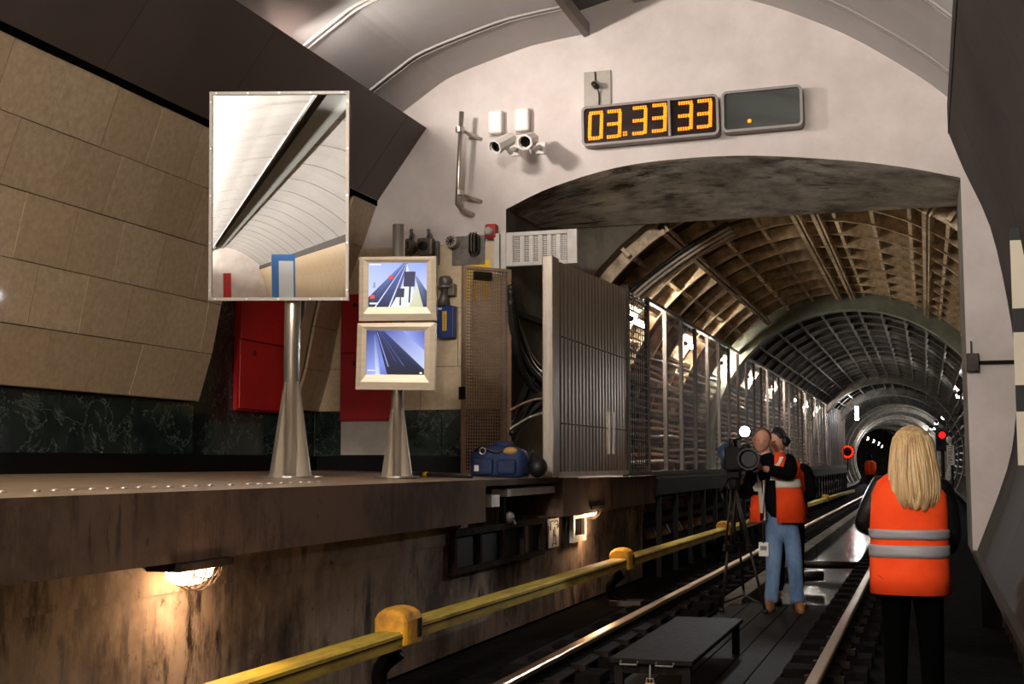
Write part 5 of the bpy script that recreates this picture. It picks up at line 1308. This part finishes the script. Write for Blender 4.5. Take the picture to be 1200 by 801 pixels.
# vertical reflective strip on the chest and pale coat edges
def on_front(u, v, o=.012):
    p = pmn(u, v); c = ring_at(rv, p.z); s = max(-1, min(1, (p.x-c[0])/c[3])); return Vector((p.x, c[1]-c[4]*(1-abs(s)**2.5)**.4-o, p.z))
def strip(pts, w_, m, name, o=.014):
    b = B(); L_ = [on_front(u, v, o) for u, v in pts]; b.loft([[p-Vector((w_/2, 0, 0)), p+Vector((w_/2, 0, 0)), p+Vector((w_/2, .006, 0)), p+Vector((-w_/2, .006, 0))] for p in L_]); b.build(name, m, man)
strip([(917, 535), (911, 548), (908, 562)], .05, 'reflective_w', 'chest_strip')
strip([(898, 562), (898, 585), (899, 608)], .022, 'cream', 'vest_edge', .02)
strip([(880, 549), (885, 565), (889, 575)], .045, 'cream', 'coat_lining', .03); strip([(889, 548), (893, 572), (896, 600)], .035, 'grey_panel', 'coat_lining', .02)
q = pmn(897, 642); 
bd_ = B().box((q.x-.045, ym-.15, q.z-.065), (q.x+.045, ym-.14, q.z+.065)).build('badge', 'white_plastic', man)
B().box((q.x-.03, ym-.153, q.z-.01), (q.x+.03, ym-.1505, q.z+.03)).build('badge_print', 'grey_cast', bd_)
B().tube([on_front(900, 560, .03), on_front(898, 600, .03), Vector((q.x, ym-.16, q.z+.06))], .007, 6).build('lanyard', 'rubber', man)

# ---- second man close behind, headphones
y2 = 13.0
def p2(u, v, dy=0): p = at(u, v, y=y2); return Vector((p.x, p.y+dy, p.z))
h2_ = p2(911, 517); c2 = p2(921, 575).x
m2 = thing('person', 'person with dark hair and headphones close behind the cameraman', 'person', (c2, y2, G0))
V, E, R_ = [], [], []
hip2 = Vector((c2, y2, .92))
chain(V, E, R_, [tuple(hip2), (c2, y2, 1.2), (h2_.x+.02, y2, 1.46), (h2_.x, y2, 1.54)], [(.15, .11), (.16, .11), (.065, .06), (.055, .055)])
for s in (-1, 1): chain(V, E, R_, [(c2+s*.09, y2, .80), (c2+s*.09, y2, .46), (c2+s*.10, y2, .10), (c2+s*.11, y2-.13, .05)], [.09, .065, .05, .04], 0)
s2r = Vector((c2+.20, y2, 1.36)); s2l = Vector((c2-.20, y2, 1.36))
e2r, e2l = s2r+Vector((.06, -.05, -.28)), s2l+Vector((0, -.05, -.26))
w2r, w2l = e2r+Vector((-.20, -.10, -.06)), e2l+Vector((.08, .1, -.22))
chain(V, E, R_, [tuple(s2r), tuple(e2r), tuple(w2r)], [.055, .045, .035], 1); chain(V, E, R_, [tuple(s2l), tuple(e2l), tuple(w2l)], [.055, .045, .035], 1)
b = skin(V, E, R_, 0, 2); a1, a2, a3 = head_mesh(b, h2_, .24, (-.55, -1, -.05))
hand(b, w2r, (0, -.4, -1), (-1, 0, 0), 1); hand(b, w2l, (0, .2, -1), (1, 0, 0), -1)
body2 = b.build('body', 'skin', m2, smooth=True); eyes(m2, body2, h2_, .24, a1, a2, a3)
b = B(); rings = []
for i in range(9):
    th = math.pi*.5*i/8; rings.append([h2_+a2*.24*(.12+.44*math.sin(th)-.25*max(0, -math.cos(a))*math.cos(th))+(a1*math.sin(a)*.41+a3*(math.cos(a)*.42-.06))*.24*max(math.cos(th), .03) for a in np.linspace(0, 2*math.pi, 22, endpoint=False)])
b.loft(rings).build('hair', 'hair_dark', m2, smooth=True)
hp2 = B(); hp2.tube([h2_+(a1*math.cos(a)*.42+a2*math.sin(a)*.56)*.24 for a in np.linspace(0, math.pi, 12)], .014, 8); hp_o = hp2.build('headphones', 'rubber', m2, smooth=True)
for s in (-1, 1): B().lathe([(.045, 0), (.05, .02), (.035, .045)], h2_+a1*s*.36*.24, a1*s, 14).build('ear_cup', 'rubber', hp_o, smooth=True)
V, E, R_ = [], [], []
chain(V, E, R_, [tuple(hip2), (c2, y2, 1.2), (h2_.x+.02, y2, 1.44)], [(.17, .125), (.18, .125), (.085, .08)])
chain(V, E, R_, [tuple(s2r), tuple(e2r), tuple(e2r.lerp(w2r, .9))], [.082, .07, .052], 1); chain(V, E, R_, [tuple(s2l), tuple(e2l), tuple(e2l.lerp(w2l, .9))], [.08, .068, .052], 1)
skin(V, E, R_, 0, 2).build('jacket', 'jacket', m2, smooth=True)
V, E, R_ = [], [], []
chain(V, E, R_, [(c2, y2, .90)], [(.155, .12)])
for s in (-1, 1): chain(V, E, R_, [(c2+s*.09, y2, .76), (c2+s*.09, y2, .46), (c2+s*.10, y2, .12)], [.10, .078, .065], 0)
skin(V, E, R_, 0, 2).build('trousers', 'trousers', m2, smooth=True)
for s in (-1, 1): B().loft([[Vector((c2+s*.105+.05*k*math.cos(a), y2-.05+.14*k*math.sin(a), z)) for a in np.linspace(0, 2*math.pi, 14, endpoint=False)] for k, z in ((1, G0), (1, .05), (.8, .08), (.5, .12))]).build('shoe', 'rubber', m2, smooth=True)
r2 = [(c2, y2, .90, .20, .17), (c2, y2, 1.1, .20, .165), (c2, y2, 1.3, .19, .155), (c2, y2, 1.40, .14, .12), (c2, y2, 1.44, .09, .09)]
vest(m2, 'vest', 'orange', r2, .3, 2*math.pi-.3, 40, .012)
band_on(m2, 'reflective_band', 'reflective', r2, 1.05, 1.11, .3, 2*math.pi-.3, .01)

# ---- worker far down the tunnel
pf = at(1020, 578, z=-.02); yf = pf.y
def pfr(u, v): return at(u, v, y=yf)
xf_ = pfr(1020, 550).x
m3 = thing('person', 'person in an orange vest standing far down the tunnel', 'person', (xf_, yf, -.02))
V, E, R_ = [], [], []
chain(V, E, R_, [(xf_, yf, .9), (xf_, yf, 1.2), (xf_, yf, 1.5), (xf_, yf, 1.56)], [(.15, .11), (.17, .11), (.06, .06), (.055, .055)])
for s in (-1, 1):
    chain(V, E, R_, [(xf_+s*.1, yf, .8), (xf_+s*.1, yf, .46), (xf_+s*.11, yf, .08), (xf_+s*.11, yf-.12, .03)], [.09, .065, .05, .04], 0)
    chain(V, E, R_, [(xf_+s*.22, yf, 1.42), (xf_+s*.30, yf, 1.14), (xf_+s*.26, yf-.1, .9)], [.06, .05, .035], 1)
b = skin(V, E, R_, 0, 2); head_mesh(b, Vector((xf_, yf, 1.66)), .24, (0, -1, 0)); b.build('body', 'jacket', m3, smooth=True)
r3 = [(xf_, yf, .86, .27, .20), (xf_, yf, 1.2, .27, .20), (xf_, yf, 1.4, .25, .18), (xf_, yf, 1.5, .12, .11)]
vest(m3, 'vest', 'orange', r3, 0, 2*math.pi, 30, .01)

# ---- tripod and video camera
pt = pmn(868, 562, -.42)
pt.y = ym-.45
tp = thing('tripod', 'black camera tripod with spread legs standing on the deck', 'tripod', (pt.x, pt.y, G0))
ft_ = [at(846, 717, z=G0), at(897, 719, z=G0), at(872, 700, z=G0)]
ft_[0].y = min(ft_[0].y, 12.3)
hd = Vector((pt.x, pt.y, pt.z-.02))
B().lathe([(.05, -.06), (.06, -.03), (.06, .0), (.045, .04)], hd, Z, 16).build('bowl', 'blackmetal', tp)
B().box((hd.x-.06, hd.y-.07, hd.z+.04), (hd.x+.06, hd.y+.07, hd.z+.11)).build('fluid_head', 'blackmetal', tp, bevel=.012)
B().tube([hd+Vector((-.05, .06, .07)), hd+Vector((-.16, .26, -.08))], .011, 8).build('pan_bar', 'blackmetal', tp)
for k, f3 in enumerate(ft_):
    d = (f3-hd); sd = Vector((-d.y, d.x, 0)).normalized()*.028
    lg = B(); 
    for s in (-1, 1): lg.tube([hd+d*.03+sd*s-Z*.02, hd+d*.52+sd*s], .011, 8)
    lg = lg.build('leg', 'darksteel', tp, smooth=True)
    B().tube([hd+d*.45, f3+Z*.01], .013, 8).build('lower_tube', 'darksteel', lg, smooth=True)
    B().obox(hd+d*.50, sd, d, sd.cross(d), .045, .03, .02).build('clamp', 'blackmetal', lg)
    B().sphere(f3+Z*.022, .03, .03, .022, n=10, m=6).build('foot', 'rubber', lg, smooth=True)
for k in range(3):
    cc_ = sum(ft_, Vector())/3+Z*.12; a_ = ft_[k].lerp(hd, .07); B().tube([cc_, a_], .009, 6).build('spreader', 'blackmetal', tp)
ve = thing('video_camera', 'large shoulder video camera with lens and lit lamp on top', 'camera', (pt.x, pt.y, hd.z+.11))
cb = Vector((pmn(866, 534).x, pt.y, 0)); lc = at(877, 537, y=ym-.72); zc = at(873, 535, y=ym-.45).z
B().box((cb.x-.06, ym-.58, hd.z+.111), (cb.x+.10, ym-.18, zc+.09)).build('body', 'blackmetal', ve, bevel=.02)
B().lathe([(.075, 0), (.08, .06), (.095, .10), (.10, .17), (.085, .17), (.07, .12)], (lc.x, ym-.56, lc.z), (0, -1, -.03), 24).build('lens_barrel', 'rubber', ve, smooth=False)
B().lathe([(.072, 0), (.05, .015), (0, .02)], (lc.x, ym-.66, lc.z), (0, -1, -.03), 20).build('front_glass', 'lens', ve, smooth=True)
B().tube([(cb.x-.0, ym-.55, zc+.09), (cb.x, ym-.52, zc+.15), (cb.x+.0, ym-.25, zc+.15), (cb.x, ym-.22, zc+.09)], .018, 8).build('top_handle', 'blackmetal', ve, smooth=True)
B().box((cb.x+.10, ym-.50, zc+.05), (cb.x+.16, ym-.36, zc+.12)).build('viewfinder', 'blackmetal', ve, bevel=.012)
# soft cover bulging on the left
cl_ = at(851, 533, y=ym-.42); b = B(); b.sphere(cl_, .085, .16, .12, n=14, m=10); b.build('rain_cover', 'rain', ve, smooth=True)
ll_ = at(873, 505.5, y=ym-.50)
B().box((ll_.x-.05, ym-.49, ll_.z-.045), (ll_.x+.05, ym-.42, ll_.z+.045)).build('lamp_head', 'blackmetal', ve, bevel=.01)
B().lathe([(.045, 0), (.05, .02), (.05, .03)], (ll_.x, ym-.49, ll_.z), (0, -1, 0), 18).build('lamp_rim', 'blackmetal', ve)
B().lathe([(.047, 0), (.03, .008), (0, .012)], (ll_.x, ym-.52, ll_.z), (0, -1, 0), 18).build('lamp_face', 'camlight', ve, smooth=True)
B().tube([(ll_.x, ym-.46, ll_.z-.04), (cb.x, ym-.40, zc+.15)], .012, 6).build('lamp_arm', 'blackmetal', ve)
sp = bpy.data.lights.new('camera_lamp', 'SPOT'); sp.energy = 60; sp.spot_size = math.radians(100); sp.shadow_soft_size = .04; sp.color = (.95, .97, 1)
so_ = bpy.data.objects.new('camera_lamp', sp); COL.objects.link(so_); so_.location = (ll_.x, ym-.56, ll_.z); so_.rotation_euler = Vector((.1, -1, -.15)).to_track_quat('-Z', 'Y').to_euler()

# ================================================================== WHAT THE MIRROR SHOWS (behind the photographer)
def mirror_hit(u, v, x=None):
    o = Vector((0, 0, H)); r = Vector(ray(u, v)).normalized(); k = (mc-o).dot(mn)/r.dot(mn); p = o+r*k; d = r-2*r.dot(mn)*mn
    return p+d*((x-p.x)/d.x)
def mirror_hit_y(u, v, y):
    o = Vector((0, 0, H)); r = Vector(ray(u, v)).normalized(); k = (mc-o).dot(mn)/r.dot(mn); p = o+r*k; d = r-2*r.dot(mn)*mn
    return p+d*((y-p.y)/d.y)
yb = -32.0
a_ = mirror_hit_y(319, 352, yb); c_ = mirror_hit_y(346, 298, yb)
x0, x1 = sorted((a_.x, c_.x)); zt = max(a_.z, c_.z)
t = thing('poster_board', 'tall blue framed bright board reflected low in the mirror', 'board', ((x0+x1)/2, yb, -.02))
B().box((x0, yb-.1, -.02), (x1, yb, zt)).build('frame', 'poster_blue', t); B().box((x0+(x1-x0)*.3, yb+.001, .2), (x1-(x1-x0)*.08, yb+.01, zt-.25)).build('sheet', 'poster_white', t)
a_ = mirror_hit_y(262, 352, -60.0); c_ = mirror_hit_y(271, 320, -60.0)
x0, x1 = sorted((a_.x, c_.x))
tag(B().box((x0, -60.3, 1.29), (x1, -60, c_.z)).build('red_panel', 'red'), 'red panel reflected at the lower left of the mirror', 'panel')
bpy.context.view_layer.update()
